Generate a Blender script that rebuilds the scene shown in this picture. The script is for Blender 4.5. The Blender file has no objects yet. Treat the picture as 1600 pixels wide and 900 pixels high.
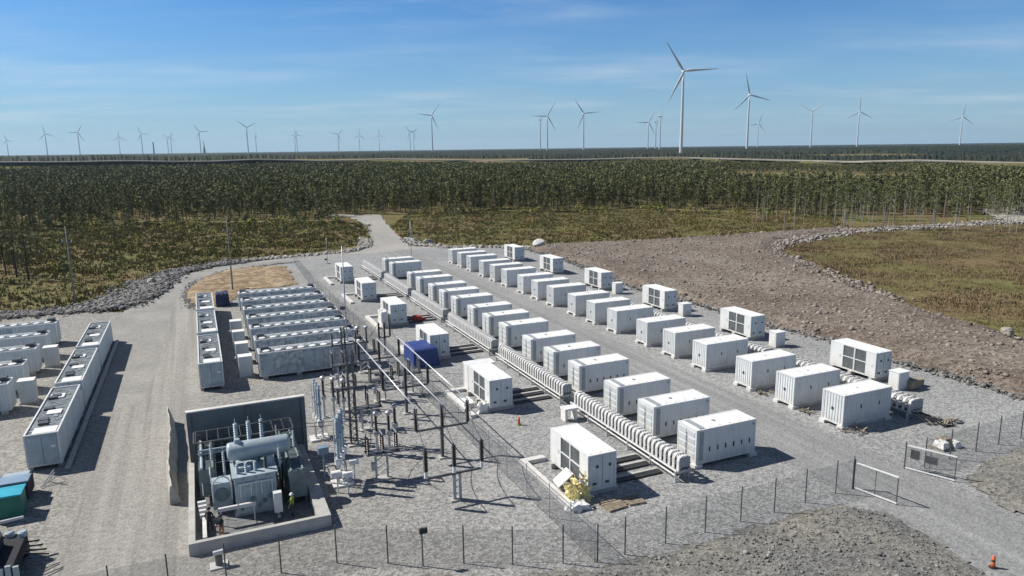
import bpy, math, random
import numpy as np
from mathutils import Matrix, Vector
rnd = random.Random(7); rng = np.random.default_rng(11)
sc = bpy.context.scene; col = sc.collection
R = math.radians
# ------------------------------------------------------------------ camera
FPX, PITCH, ROLL, HCAM, YAW = 1113.66, R(11.064), R(-.7227), 25.337, R(23.756)
cy_, sy_ = math.cos(YAW), math.sin(YAW)
def yawed(v): return Vector((v[0]*cy_+v[1]*sy_, -v[0]*sy_+v[1]*cy_, v[2]))
_f = Vector((0, math.cos(PITCH), -math.sin(PITCH))); _u = Vector((0, math.sin(PITCH), math.cos(PITCH))); _r = Vector((1,0,0))
_c, _s = math.cos(ROLL), math.sin(ROLL)
_r2 = _c*_r+_s*_u; _u2 = -_s*_r+_c*_u
CR, CU, CF = yawed(_r2), yawed(_u2), yawed(_f)
CP = Vector((0,0,HCAM))
cd = bpy.data.cameras.new('camera'); cam = bpy.data.objects.new('camera', cd); col.objects.link(cam)
m = Matrix.Identity(4)
for i in range(3):
    m[i][0], m[i][1], m[i][2], m[i][3] = CR[i], CU[i], -CF[i], CP[i]
cam.matrix_world = m
cd.sensor_width = 36; cd.lens = FPX/1600*36; cd.clip_start = .5; cd.clip_end = 80000
sc.camera = cam
def ray(px, py): px, py = float(px), float(py); return CF+(px-800)/FPX*CR+(450-py)/FPX*CU
def G(px, py, z=0):                       # a point of the photograph on the level z -> the site grid (metres)
    d = ray(px, py); t = (z-HCAM)/d.z; p = CP+t*d
    return (p.x, p.y)
def GP(*pts): return [G(*p) for p in pts]
def toXY(u, v): return u*cy_-v*sy_, u*sy_+v*cy_     # lateral / forward distance from the camera foot
def toUV(x, y): return x*cy_+y*sy_, -x*sy_+y*cy_
# ------------------------------------------------------------------ tags, objects
def tag(o, label=None, cat=None, group=None, kind=None):
    if label: o['label'] = label
    if cat: o['category'] = cat
    if group: o['group'] = group
    if kind: o['kind'] = kind
    return o
def empty(name, loc, rz=0):
    o = bpy.data.objects.new(name, None); col.objects.link(o); o.empty_display_size = .3
    o.location = loc; o.rotation_euler.z = rz; return o
def link(name, me, parent=None, loc=(0,0,0), rz=0):
    o = bpy.data.objects.new(name, me); col.objects.link(o); o.location = loc; o.rotation_euler.z = rz
    if parent: o.parent = parent
    return o
kids = {}
def copy_tree(o, parent=None):
    c = o.copy(); col.objects.link(c)
    if parent: c.parent = parent
    for ch in list(o.children): copy_tree(ch, c)
    return c
ORD = 'nearest second third fourth fifth sixth seventh eighth ninth tenth eleventh twelfth thirteenth fourteenth fifteenth sixteenth seventeenth eighteenth'.split()
# ------------------------------------------------------------------ materials
def newmat(name):
    mt = bpy.data.materials.new(name); mt.use_nodes = True
    nt = mt.node_tree; nt.nodes.clear()
    out = nt.nodes.new('ShaderNodeOutputMaterial'); b = nt.nodes.new('ShaderNodeBsdfPrincipled')
    nt.links.new(b.outputs[0], out.inputs[0]); return mt, nt, b
class N:                                    # tiny node helper
    def __init__(s, nt):
        s.nt = nt; s.geo = nt.nodes.new('ShaderNodeNewGeometry'); s.pos = s.geo.outputs['Position']
    def put(s, inp, v):
        if hasattr(v, 'is_linked') or hasattr(v, 'links'): s.nt.links.new(v, inp)
        else: inp.default_value = v
    def map(s, scale, vec=None, rot=0):
        n = s.nt.nodes.new('ShaderNodeMapping'); n.inputs['Scale'].default_value = scale; n.inputs['Rotation'].default_value = (0,0,rot)
        s.nt.links.new(vec or s.pos, n.inputs['Vector']); return n.outputs[0]
    def noise(s, scale, detail=3, rough=.55, vec=None):
        n = s.nt.nodes.new('ShaderNodeTexNoise'); n.inputs['Scale'].default_value = scale; n.inputs['Detail'].default_value = detail
        n.inputs['Roughness'].default_value = rough; s.nt.links.new(vec or s.pos, n.inputs['Vector']); return n.outputs['Fac']
    def voro(s, scale, vec=None, out='Color'):
        n = s.nt.nodes.new('ShaderNodeTexVoronoi'); n.inputs['Scale'].default_value = scale
        s.nt.links.new(vec or s.pos, n.inputs['Vector']); return n.outputs[out]
    def bw(s, c):
        n = s.nt.nodes.new('ShaderNodeSeparateColor'); s.nt.links.new(c, n.inputs[0]); return n.outputs[0]
    def rng(s, v, a, b, c=0., d=1.):
        n = s.nt.nodes.new('ShaderNodeMapRange'); s.put(n.inputs[0], v)
        for i, x in enumerate((a, b, c, d)): n.inputs[i+1].default_value = x
        return n.outputs[0]
    def math(s, op, a, b=0.):
        n = s.nt.nodes.new('ShaderNodeMath'); n.operation = op; s.put(n.inputs[0], a); s.put(n.inputs[1], b); return n.outputs[0]
    def mix(s, f, a, b, mode='MIX'):
        n = s.nt.nodes.new('ShaderNodeMix'); n.data_type = 'RGBA'; n.blend_type = mode
        s.put(n.inputs[0], f)
        for k, v in ((6, a), (7, b)):
            if isinstance(v, (tuple, list)): n.inputs[k].default_value = (*v[:3], 1)
            else: s.nt.links.new(v, n.inputs[k])
        return n.outputs[2]
    def grey(s, v):                          # value -> colour for multiplying
        n = s.nt.nodes.new('ShaderNodeCombineColor')
        for i in range(3): s.nt.links.new(v, n.inputs[i])
        return n.outputs[0]
    def sep(s):
        n = s.nt.nodes.new('ShaderNodeSeparateXYZ'); s.nt.links.new(s.pos, n.inputs[0]); return n.outputs
    def bump(s, h, strength, dist):
        n = s.nt.nodes.new('ShaderNodeBump'); n.inputs['Strength'].default_value = strength; n.inputs['Distance'].default_value = dist
        s.nt.links.new(h, n.inputs['Height']); return n.outputs[0]
def L_(c): return tuple(c)
def mat(name, c, rough=.6, metal=0., var=.15, scale=1.5, bump=0., bscale=20, c2=None, streak=0.):
    mt, nt, b = newmat(name); n = N(nt)
    f = n.noise(scale, 5)
    lo = tuple(x*(1-var) for x in c); hi = tuple(min(.95, x*(1+var)) for x in c)
    k = n.mix(n.rng(f, .3, .7), lo, c2 or hi)
    if streak:
        g = n.noise(1, 4, .6, n.map((3.2, 3.2, .25)))
        k = n.mix(n.rng(g, .52, .75, 0, streak), k, tuple(x*.62 for x in c))
    nt.links.new(k, b.inputs['Base Color']); b.inputs['Roughness'].default_value = rough; b.inputs['Metallic'].default_value = metal
    if bump: nt.links.new(n.bump(n.noise(bscale, 3), bump, .03), b.inputs['Normal'])
    return mt
M = {}
M['white'] = mat('white_container_paint', (.70,.71,.70), .5, 0, .06, .8, streak=.28)
M['white_wall'] = mat('white_ribbed_steel', (.66,.68,.68), .5, 0, .07, .7, streak=.4)
def dusty(name):
    nt = M[name].node_tree; n = N(nt); b = [q for q in nt.nodes if q.type == 'BSDF_PRINCIPLED'][0]; src = b.inputs['Base Color'].links[0].from_socket; x, y, z = n.sep()
    f = n.math('MULTIPLY', n.rng(z, 1.3, .35), n.rng(n.noise(1, 4, .6, n.map((2.2, 2.2, .6))), .35, .7, .05, .55)); seam = n.rng(n.noise(1, 3, .5, n.map((.6, .6, 2.5))), .6, .75, 0, .22)
    oi = nt.nodes.new('ShaderNodeObjectInfo'); rv = n.rng(oi.outputs['Random'], 0, 1, .9, 1.02)
    nt.links.new(n.mix(1., n.mix(n.math('MAXIMUM', f, seam), src, (.40,.37,.32)), n.grey(rv), 'MULTIPLY'), b.inputs['Base Color'])
dusty('white'); dusty('white_wall')
M['roofw'] = mat('white_roof_paint', (.74,.74,.72), .55, 0, .07, .6)
M['louver'] = mat('louvre_white', (.55,.57,.57), .5, 0, .1, 2)
M['greyp'] = mat('grey_panel', (.30,.33,.34), .5, 0, .12, 1)
M['dark'] = mat('dark_rubber', (.025,.027,.03), .6, 0, .3, 2)
M['slit'] = mat('dark_slit', (.03,.035,.04), .5, 0, .2, 3)
M['mesh_dark'] = mat('dark_grille', (.10,.11,.115), .6, .1, .25, 1.2)
M['galv'] = mat('galvanised_steel', (.42,.44,.46), .45, .35, .15, 2)
M['steel_dk'] = mat('dark_steel', (.10,.105,.11), .5, .3, .3, 2)
M['concrete'] = mat('concrete', (.42,.41,.39), .9, 0, .18, .9, .3, 12, streak=.3)
M['conc_pale'] = mat('pale_concrete', (.58,.57,.55), .9, 0, .14, 1.3, .3, 12)
M['conc_dk'] = mat('firewall_panel', (.15,.175,.18), .8, 0, .16, .6, streak=.35)
M['wood'] = mat('timber', (.27,.225,.165), .85, 0, .3, 3)
M['wood_dk'] = mat('creosote_pole', (.25,.235,.21), .85, 0, .2, 2)
M['oldwall'] = mat('aged_white_steel', (.56,.60,.61), .5, 0, .1, .6, streak=.45)
M['mottle'] = mat('mottled_blue_steel', (.40,.47,.51), .5, 0, .5, 1.9, c2=(.66,.70,.72), streak=.5)
M['oldroof'] = mat('grey_roof', (.13,.155,.165), .7, 0, .6, 1.6)
M['oldroof2'] = mat('mottled_roof', (.24,.275,.29), .7, 0, .6, 2.2)
M['insul'] = mat('black_insulator', (.03,.026,.028), .35, 0, .3, 3)
M['insul_br'] = mat('brown_porcelain', (.10,.035,.025), .3, 0, .3, 3)
M['insul_gr'] = mat('grey_polymer', (.38,.45,.50), .45, 0, .15, 3)
M['alu'] = mat('aluminium_tube', (.70,.71,.73), .35, .3, .06, 2)
M['trafo'] = mat('transformer_grey', (.36,.43,.47), .45, .1, .2, 1.2, streak=.4)
M['trafo_dk'] = mat('radiator_grey', (.15,.185,.19), .5, .1, .3, 1.5)
M['blue'] = mat('blue_tarpaulin', (.024,.05,.20), .55, 0, .3, 1.2, .4, 5)
M['navy'] = mat('navy_tarpaulin', (.012,.022,.07), .6, 0, .4, 1.2, .4, 5)
M['teal'] = mat('teal_paint', (.02,.34,.46), .5, 0, .2, 1)
M['green'] = mat('bottle_green_paint', (.012,.16,.115), .5, 0, .25, 1)
M['bluegrey'] = mat('blue_grey_paint', (.20,.28,.38), .5, 0, .2, 1)
M['orange'] = mat('orange_plastic', (.62,.15,.05), .5, 0, .15, 3)
M['red'] = mat('red_paint', (.36,.045,.03), .55, 0, .25, 2)
M['yellow'] = mat('yellow_film', (.74,.64,.30), .45, 0, .3, 3)
M['film'] = mat('clear_white_film', (.74,.74,.72), .4, 0, .15, 3)
M['hoop'] = mat('pale_hoop_plastic', (.58,.58,.57), .55, 0, .15, 2, streak=.3)
M['lime'] = mat('lime_rubber', (.25,.36,.05), .6, 0, .2, 3)
M['turb'] = mat('turbine_white', (.62,.65,.67), .45, 0, .04, .1)
M['skin'] = mat('skin', (.45,.28,.2), .6, 0, .08, 8)
M['cl_dark'] = mat('dark_workwear', (.02,.022,.028), .9, 0, .3, 6)
M['cl_hivis'] = mat('hivis_green', (.22,.34,.05), .8, 0, .25, 8)
M['cl_tan'] = mat('tan_workwear', (.35,.17,.10), .9, 0, .25, 7)
M['cl_navy'] = mat('navy_workwear', (.03,.045,.08), .9, 0, .25, 7)
M['boot'] = mat('boot_leather', (.03,.025,.02), .7, 0, .2, 8)
M['helmet'] = mat('white_helmet', (.8,.8,.8), .3, 0, .04, 5)
M['tarpbr'] = mat('weathered_geotextile', (.38,.36,.32), .9, 0, .35, 1.2, .5, 4)
# chain link: a diamond wire grid with holes
def chain_mat():
    mt, nt, b = newmat('chain_link_wire'); n = N(nt)
    b.inputs['Base Color'].default_value = (.22,.23,.24,1); b.inputs['Metallic'].default_value = .5; b.inputs['Roughness'].default_value = .5
    x, y, z = n.sep()
    h = n.math('ADD', x, y); g = n.math('ADD', h, z); k = n.math('SUBTRACT', h, z)
    a = n.math('LESS_THAN', n.math('FRACT', n.math('MULTIPLY', g, 13.)), .13)
    c = n.math('LESS_THAN', n.math('FRACT', n.math('MULTIPLY', k, 13.)), .13)
    nt.links.new(n.math('MAXIMUM', a, c), b.inputs['Alpha']); return mt
M['chain'] = chain_mat()
# ground surfaces
def gravel_mat(name, cols, vs=4.5, amp=.38, tracks=False, beige=None, big=.07, bump=.5):
    lanes = None
    mt, nt, b = newmat(name); n = N(nt)
    c1, c2 = cols
    base = n.mix(n.rng(n.noise(big, 4), .35, .65), c1, c2)
    if beige:
        x, y, z = n.sep()
        w = n.math('ADD', x, n.math('MULTIPLY', n.math('SUBTRACT', n.noise(.05, 4), .5), 26.))
        base = n.mix(n.rng(w, beige[1], beige[2]), beige[0], base)
    if tracks:
        x, y, z = n.sep()
        lane = n.math('MULTIPLY', n.rng(x, 40.6, 42.6), n.rng(x, 51.2, 49.6))
        st = n.noise(1, 4, .6, n.map((.75, .012, 1)))
        base = n.mix(n.math('MULTIPLY', lane, n.rng(st, .40, .62, .05, .6)), base, tuple(v*.74 for v in c1))
        base = n.mix(n.math('MULTIPLY', lane, n.rng(n.noise(1, 3, .5, n.map((.9, .02, 1))), .5, .72, 0, .4)), base, tuple(v*1.3 for v in c2))
        lane2 = n.math('MULTIPLY', n.rng(x, -11.5, -9.5), n.rng(x, 0, -1.8))
        base = n.mix(n.math('MULTIPLY', lane2, n.rng(st, .42, .58, 0, .75)), base, (.325,.312,.286))
        base = n.mix(n.math('MULTIPLY', lane2, n.rng(n.noise(1, 3, .5, n.map((1.1, .015, 1))), .52, .66, 0, .6)), base, (.19,.182,.168))
        lanes = n.math('MAXIMUM', n.math('MULTIPLY', n.rng(x, 41.2, 43.2), n.rng(x, 50.8, 49.)), lane2)
    patch = n.noise(.35, 5, .62)
    base = n.mix(1., base, n.grey(n.rng(patch, .25, .75, .965, 1.035)), 'MULTIPLY')
    v = n.bw(n.voro(vs)); v2 = n.bw(n.voro(vs*2.3))
    k = n.math('ADD', n.math('MULTIPLY', v, .65), n.math('MULTIPLY', v2, .35))
    if lanes is not None: k = n.math('ADD', n.math('MULTIPLY', n.math('SUBTRACT', k, .5), n.rng(lanes, 0, 1, 1, .45)), .5)
    base = n.mix(1., base, n.grey(n.rng(k, .12, .88, 1-amp, 1+amp)), 'MULTIPLY')
    nt.links.new(base, b.inputs['Base Color']); b.inputs['Roughness'].default_value = .95
    b.inputs['Specular IOR Level'].default_value = .25
    if bump: nt.links.new(n.bump(n.voro(vs, out='Distance'), bump, .10), b.inputs['Normal'])
    return mt
M['yard'] = gravel_mat('crushed_gravel', ((.245,.248,.246), (.290,.293,.290)), 5.2, .42, True, ((.262,.253,.234), 0., 24.), bump=.35)
M['road'] = gravel_mat('road_gravel', ((.29,.28,.26), (.35,.335,.305)), 4, .25)
M['lane'] = gravel_mat('compacted_lane', ((.240,.234,.220), (.30,.292,.274)), 4, .16, big=.15, bump=.1)
M['brown'] = gravel_mat('brown_gravel', ((.130,.104,.084), (.205,.176,.147)), 2.2, .5, big=.055, bump=.6)
M['cobble'] = gravel_mat('dark_cobble', ((.145,.145,.140), (.20,.192,.165)), 4.6, .45, big=.2, bump=.5)
M['peat'] = gravel_mat('tan_bare_soil', ((.24,.17,.10), (.30,.235,.155)), .9, .45, big=.25, bump=.6)
M['sand'] = gravel_mat('pale_sand', ((.33,.305,.26), (.43,.40,.345)), .2, .15, big=.02, bump=0)
M['conc_floor'] = mat('bund_gravel', (.16,.165,.165), .95, 0, .35, 2.5, .5, 5)
def stone_mat(name, a, b_):
    mt, nt, b = newmat(name); n = N(nt)
    oi = n.voro(1.3)
    nt.links.new(n.mix(n.bw(oi), a, b_), b.inputs['Base Color']); b.inputs['Roughness'].default_value = .9; return mt
M['stone_br'] = stone_mat('brown_stone', (.12,.098,.08), (.32,.275,.23))
M['stone_gr'] = stone_mat('grey_stone', (.07,.068,.066), (.27,.26,.245))
M['stone_mid'] = stone_mat('mid_grey_stone', (.12,.118,.112), (.29,.28,.255))
M['stone_pale'] = stone_mat('pale_stone', (.17,.155,.135), (.42,.39,.35))
def ground_mat():
    mt, nt, b = newmat('heath_ground'); n = N(nt)
    g = n.noise(.035, 5, .6); k = n.mix(n.rng(g, .38, .62), (.165,.122,.065), (.138,.138,.050))
    k = n.mix(n.rng(n.noise(.11, 5, .65), .5, .7, 0, .8), k, (.085,.09,.036))
    k = n.mix(n.rng(n.noise(.06, 5, .7, n.map((1, 1.6, 1))), .6, .73, 0, .9), k, (.27,.205,.125))
    k = n.mix(1., k, n.grey(n.rng(n.noise(.9, 5, .7), .25, .75, .55, 1.45)), 'MULTIPLY')
    nt.links.new(k, b.inputs['Base Color']); b.inputs['Roughness'].default_value = 1; b.inputs['Specular IOR Level'].default_value = .1
    nt.links.new(n.bump(n.noise(.8, 4), .7, .4), b.inputs['Normal']); return mt
M['ground'] = ground_mat()
def leaf_mat(name, a, b_, c, s1=.12, s2=1.1, tr=.0):
    mt, nt, b = newmat(name); n = N(nt)
    k = n.mix(n.rng(n.noise(s1, 4), .36, .64), a, b_)
    k = n.mix(n.rng(n.noise(s2, 3, .6), .5, .75, 0, .8), k, c)
    nt.links.new(k, b.inputs['Base Color']); b.inputs['Roughness'].default_value = .8; b.inputs['Specular IOR Level'].default_value = .15
    return mt
M['pine'] = leaf_mat('pine_needles', (.100,.112,.048), (.190,.190,.085), (.205,.20,.095), .21, .7)
M['far'] = leaf_mat('far_canopy', (.018,.027,.022), (.034,.042,.026), (.05,.053,.03), .006, .05)  # greens darkened: missing shadow between the distant trees is put into the colour
M['birch'] = leaf_mat('birch_leaves', (.085,.105,.04), (.125,.14,.05), (.165,.165,.065))
M['young'] = leaf_mat('sapling_leaves', (.15,.165,.045), (.25,.235,.06), (.31,.275,.08), .08, .9)
M['heather'] = leaf_mat('heather_tufts', (.19,.135,.065), (.155,.155,.050), (.27,.225,.10), .11, .5)
M['heather_r'] = leaf_mat('rusty_heather_tufts', (.215,.145,.088), (.165,.135,.066), (.29,.225,.14), .10, .35)
M['bark'] = mat('pine_bark', (.17,.14,.115), .9, 0, .3, .7)
M['bark_pale'] = mat('birch_bark', (.30,.285,.25), .85, 0, .25, .6)
# ------------------------------------------------------------------ mesh builder
class MB:
    def __init__(s): s.v = []; s.f = []; s.mi = []; s.k = 0
    def add(s, vs, fs):
        o = len(s.v); s.v += [tuple(p) for p in vs]; s.f += [tuple(i+o for i in f) for f in fs]; s.mi += [s.k]*len(fs); return s
    def box(s, x0, y0, z0, x1, y1, z1):
        return s.add([(x0,y0,z0),(x1,y0,z0),(x1,y1,z0),(x0,y1,z0),(x0,y0,z1),(x1,y0,z1),(x1,y1,z1),(x0,y1,z1)],
            [(0,3,2,1),(4,5,6,7),(0,1,5,4),(1,2,6,5),(2,3,7,6),(3,0,4,7)])
    def bx(s, c, d):
        return s.box(c[0]-d[0]/2, c[1]-d[1]/2, c[2]-d[2]/2, c[0]+d[0]/2, c[1]+d[1]/2, c[2]+d[2]/2)
    def tube(s, p, q, r, r2=None, n=8, cap=True):
        p, q = Vector(p), Vector(q); d = (q-p).normalized()
        a = d.orthogonal().normalized(); b = d.cross(a); r2 = r if r2 is None else r2
        vs = []
        for c, rr in ((p, r), (q, r2)):
            for i in range(n):
                t = 2*math.pi*i/n; vs.append(c+rr*(math.cos(t)*a+math.sin(t)*b))
        fs = [(i, (i+1)%n, n+(i+1)%n, n+i) for i in range(n)]
        if cap: fs += [tuple(range(n-1,-1,-1)), tuple(range(n, 2*n))]
        return s.add(vs, fs)
    def bar(s, p, q, w, h=None):               # square bar between two points
        p, q = Vector(p), Vector(q); d = (q-p).normalized(); h = h or w
        a = d.cross(Vector((0,0,1))); a = a.normalized() if a.length > 1e-3 else Vector((1,0,0)); b = a.cross(d)
        vs = [c+x*w/2*a+y*h/2*b for c in (p, q) for x, y in ((-1,-1),(1,-1),(1,1),(-1,1))]
        return s.add(vs, [(0,1,5,4),(1,2,6,5),(2,3,7,6),(3,0,4,7),(3,2,1,0),(4,5,6,7)])
    def lathe(s, c, prof, n=10):               # prof: (r, z)
        vs = []; fs = []
        for r, z in prof:
            for i in range(n):
                t = 2*math.pi*i/n; vs.append((c[0]+r*math.cos(t), c[1]+r*math.sin(t), c[2]+z))
        for j in range(len(prof)-1):
            for i in range(n): fs.append((j*n+i, j*n+(i+1)%n, (j+1)*n+(i+1)%n, (j+1)*n+i))
        fs += [tuple(range(n-1,-1,-1)), tuple(range((len(prof)-1)*n, len(prof)*n))]
        return s.add(vs, fs)
    def insulator(s, c, h, r, n=8, sheds=None):
        k = sheds or max(5, int(h/.13)); pr = [(r*.6, 0)]
        for i in range(k):
            z = h*(i+.25)/k; pr += [(r*.6, z), (r, z+h/k*.25), (r*.62, z+h/k*.5)]
        return s.lathe(c, pr+[(r*.6, h)], n)
    def corr(s, p0, p1, z0, z1, depth=.036, pitch=.28, inward=None):   # corrugated sheet from p0 to p1 (ground points)
        p0, p1 = Vector((*p0, 0)), Vector((*p1, 0)); d = p1-p0; l = d.length; d.normalize()
        n = Vector((*inward, 0)); k = max(2, round(l/pitch)); q = l/k; prof = []
        for i in range(k):
            a = i*q; prof += [(a, 0), (a+q*.38, 0), (a+q*.5, depth), (a+q*.88, depth)]
        prof.append((l, 0)); vs = []; fs = []
        for a, e in prof:
            b = p0+d*a+n*e; vs += [(b.x, b.y, z0), (b.x, b.y, z1)]
        for i in range(len(prof)-1): fs.append((2*i, 2*i+2, 2*i+3, 2*i+1))
        return s.add(vs, fs)
    def me(s, name, mats, smooth=False):
        me = bpy.data.meshes.new(name); me.from_pydata(s.v, [], s.f)
        for mt in (mats if isinstance(mats, (list, tuple)) else [mats]): me.materials.append(M[mt])
        if any(s.mi): me.polygons.foreach_set('material_index', s.mi)
        if smooth: me.polygons.foreach_set('use_smooth', [True]*len(s.f))
        me.update(); return me
    def build(s, name, mats, parent=None, loc=(0,0,0), rz=0, smooth=False): return link(name, s.me(name, mats, smooth), parent, loc, rz)
def np_mesh(name, V, F, mats, mi=None):       # F: (n,k) array
    me = bpy.data.meshes.new(name); n, k = F.shape
    me.vertices.add(len(V)); me.vertices.foreach_set('co', np.ascontiguousarray(V, np.float32).ravel())
    me.loops.add(n*k); me.loops.foreach_set('vertex_index', np.ascontiguousarray(F, np.int32).ravel())
    me.polygons.add(n); me.polygons.foreach_set('loop_start', np.arange(0, n*k, k, dtype=np.int32))
    me.polygons.foreach_set('loop_total', np.full(n, k, np.int32))
    for mt in (mats if isinstance(mats, (list, tuple)) else [mats]): me.materials.append(M[mt])
    if mi is not None: me.polygons.foreach_set('material_index', np.ascontiguousarray(mi, np.int32))
    me.update(calc_edges=True); return me
# value noise for heights
_tab = rng.random((256, 256))
def vn(x, y, s=1.):
    x = np.asarray(x, float)*s; y = np.asarray(y, float)*s
    xi = np.floor(x).astype(int); yi = np.floor(y).astype(int); fx = x-xi; fy = y-yi
    fx = fx*fx*(3-2*fx); fy = fy*fy*(3-2*fy); g = lambda i, j: _tab[i & 255, j & 255]
    return (g(xi,yi)*(1-fx)+g(xi+1,yi)*fx)*(1-fy)+(g(xi,yi+1)*(1-fx)+g(xi+1,yi+1)*fx)*fy
def inside(P, poly):
    x, y = P[:,0], P[:,1]; r = np.zeros(len(P), bool); n = len(poly)
    for i in range(n):
        x1, y1 = poly[i]; x2, y2 = poly[(i+1) % n]
        if y1 == y2: continue
        r ^= ((y1 > y) != (y2 > y)) & (x < (x2-x1)*(y-y1)/(y2-y1)+x1)
    return r
def edge_dist(P, poly):
    d = np.full(len(P), 1e9); n = len(poly)
    for i in range(n):
        a = np.array(poly[i]); b = np.array(poly[(i+1) % n]); ab = b-a
        t = np.clip(((P-a)@ab)/max(ab@ab, 1e-9), 0, 1); d = np.minimum(d, np.hypot(*(P-(a+t[:,None]*ab)).T))
    return d
def ragged(poly, step=2.5, amp=.5, seed=1):
    r = random.Random(seed); out = []
    for i, a in enumerate(poly):
        b = poly[(i+1) % len(poly)]; l = math.dist(a, b); k = max(1, int(l/step))
        if l > 400: k = 1
        for j in range(k):
            t = j/k; w = amp if k > 1 else 0
            out.append((a[0]+(b[0]-a[0])*t+r.uniform(-w, w), a[1]+(b[1]-a[1])*t+r.uniform(-w, w)))
    return out
def sheet(name, poly, z, mt, kind='structure'):
    mb = MB(); mb.add([(x, y, z) for x, y in poly], [tuple(range(len(poly)))]); me = mb.me(name, mt)
    import bmesh
    bm = bmesh.new(); bm.from_mesh(me); bmesh.ops.triangulate(bm, faces=bm.faces[:]); 
    for f in bm.faces:
        if f.normal.z < 0: f.normal_flip()
    bm.to_mesh(me); bm.free(); o = link(name, me); tag(o, kind=kind); return o
def grid_sheet(name, poly, step, hfn, mt, kind='structure'):
    P = np.array(poly); x0, y0 = P.min(0); x1, y1 = P.max(0)
    xs = np.arange(x0, x1+step, step); ys = np.arange(y0, y1+step, step)
    X, Y = np.meshgrid(xs, ys); C = np.stack([(X[:-1,:-1]+step/2).ravel(), (Y[:-1,:-1]+step/2).ravel()], 1)
    keep = inside(C, poly); nx = len(xs); j, i = np.divmod(np.arange(len(C)), nx-1); a = j*nx+i
    F = np.stack([a, a+1, a+1+nx, a+nx], 1)[keep]; V = np.stack([X.ravel(), Y.ravel()], 1)
    used, inv = np.unique(F, return_inverse=True); V = V[used]; F = inv.reshape(F.shape)
    ins = inside(V, poly); ed = edge_dist(V, poly)*np.where(ins, 1, -1)
    V = V+np.stack([vn(V[:,0], V[:,1], 1.7)-.5, vn(V[:,1]+50, V[:,0], 1.7)-.5], 1)*step*.7
    z = hfn(V, ed); me = np_mesh(name, np.column_stack([V, z]), F, mt)
    me.polygons.foreach_set('use_smooth', np.ones(len(F), bool)); o = link(name, me); tag(o, kind=kind); return o
# stones: one mesh of many small lumps
_t = (1+5**.5)/2
_ico = np.array([(-1,_t,0),(1,_t,0),(-1,-_t,0),(1,-_t,0),(0,-1,_t),(0,1,_t),(0,-1,-_t),(0,1,-_t),(_t,0,-1),(_t,0,1),(-_t,0,-1),(-_t,0,1)])/1.9
_icf = np.array([(0,11,5),(0,5,1),(0,1,7),(0,7,10),(0,10,11),(1,5,9),(5,11,4),(11,10,2),(10,7,6),(7,1,8),(3,9,4),(3,4,2),(3,2,6),(3,6,8),(3,8,9),(4,9,5),(2,4,11),(6,2,10),(8,6,7),(9,8,1)])
def stones(name, P, Z, S, mt, label=None):
    n = len(P); V = np.repeat(_ico[None], n, 0)*(1+rng.uniform(-.28, .28, (n,12,1)))
    V *= S[:,None,None]*rng.uniform(.6, 1.25, (n,1,3))*np.array([1,1,.75]); a = rng.uniform(0, 6.28, n); c, s = np.cos(a)[:,None], np.sin(a)[:,None]
    X = V[:,:,0]*c-V[:,:,1]*s+P[:,0:1]; Y = V[:,:,0]*s+V[:,:,1]*c+P[:,1:2]; W = V[:,:,2]+Z[:,None]+S[:,None]*.12
    V = np.stack([X, Y, W], 2).reshape(-1, 3); F = (_icf[None]+12*np.arange(n)[:,None,None]).reshape(-1, 3)
    o = link(name, np_mesh(name, V, F, mt)); tag(o, label, kind='stuff'); return o
def scatter_poly(poly, n):
    P = np.array(poly); lo, hi = P.min(0), P.max(0); Q = rng.uniform(lo, hi, (int(n*3)+50, 2)); Q = Q[inside(Q, poly)]; return Q[:n]
def strip_pts(line, n, w):
    L = np.array(line); seg = np.hypot(*np.diff(L, axis=0).T); cum = np.r_[0, seg.cumsum()]; t = rng.uniform(0, cum[-1], n)
    x = np.interp(t, cum, L[:,0]); y = np.interp(t, cum, L[:,1]); return np.stack([x, y], 1)+rng.normal(0, w/2, (n,2))
def ribbon(line, w):
    out_l, out_r = [], []
    for i, p in enumerate(line):
        a = np.array(line[max(0, i-1)]); b = np.array(line[min(len(line)-1, i+1)]); d = (b-a)/np.hypot(*(b-a)); nrm = np.array((-d[1], d[0]))
        ww = w[i] if isinstance(w, (list, tuple)) else w
        out_l.append(tuple(np.array(p)+nrm*ww/2)); out_r.append(tuple(np.array(p)-nrm*ww/2))
    return out_l+out_r[::-1]
# ------------------------------------------------------------------ setting: ground, yard, roads
def road_d(az): return np.interp(az, [-.8, -.2, .25, .5, .8], [980, 960, 900, 820, 800])
RIDGE = [(-400,254),(-150,253),(-60,253),(40,252.6),(100,252.4),(200,250.6),(265,252),(330,251.6),(400,248.5),(500,250.6),(600,248.6),(690,249.4),(760,250.5),(830,249.6),(920,248.8),(1000,246.2),(1060,245.6),(1130,247.5),(1230,250),(1330,252.5),(1430,250),(1520,252.5),(1600,254.5),(1750,256),(1990,257)]
_ra, _rz = [], []
for px, py in RIDGE:
    d = ray(px, py); x_, y_ = toXY(d.x, d.y); _ra.append(x_/y_); _rz.append(HCAM+d.z*float(road_d(x_/y_))/math.hypot(d.x, d.y))
def road_z(az): return np.interp(az, _ra, _rz)   # height of the far gravel ridge by direction (lateral/forward)
def land(X, Y):
    D = np.hypot(X, Y); az = np.where(Y > 1, X/np.maximum(Y, 1), np.sign(X)*2)
    rd = road_d(az); rz = road_z(az); t = np.clip((D-(rd-16))/16, 0, 1); t = t*t*(3-2*t)
    near = -.45+.3*vn(X, Y, .11)
    far = rz-.15+(13.2-rz)*np.clip((D-rd-60)/500, 0, 1)+np.clip((D-1300)/2000, 0, 1)*(vn(X, Y, .0006)-.5)*5
    return near*(1-t)+far*t
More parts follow.
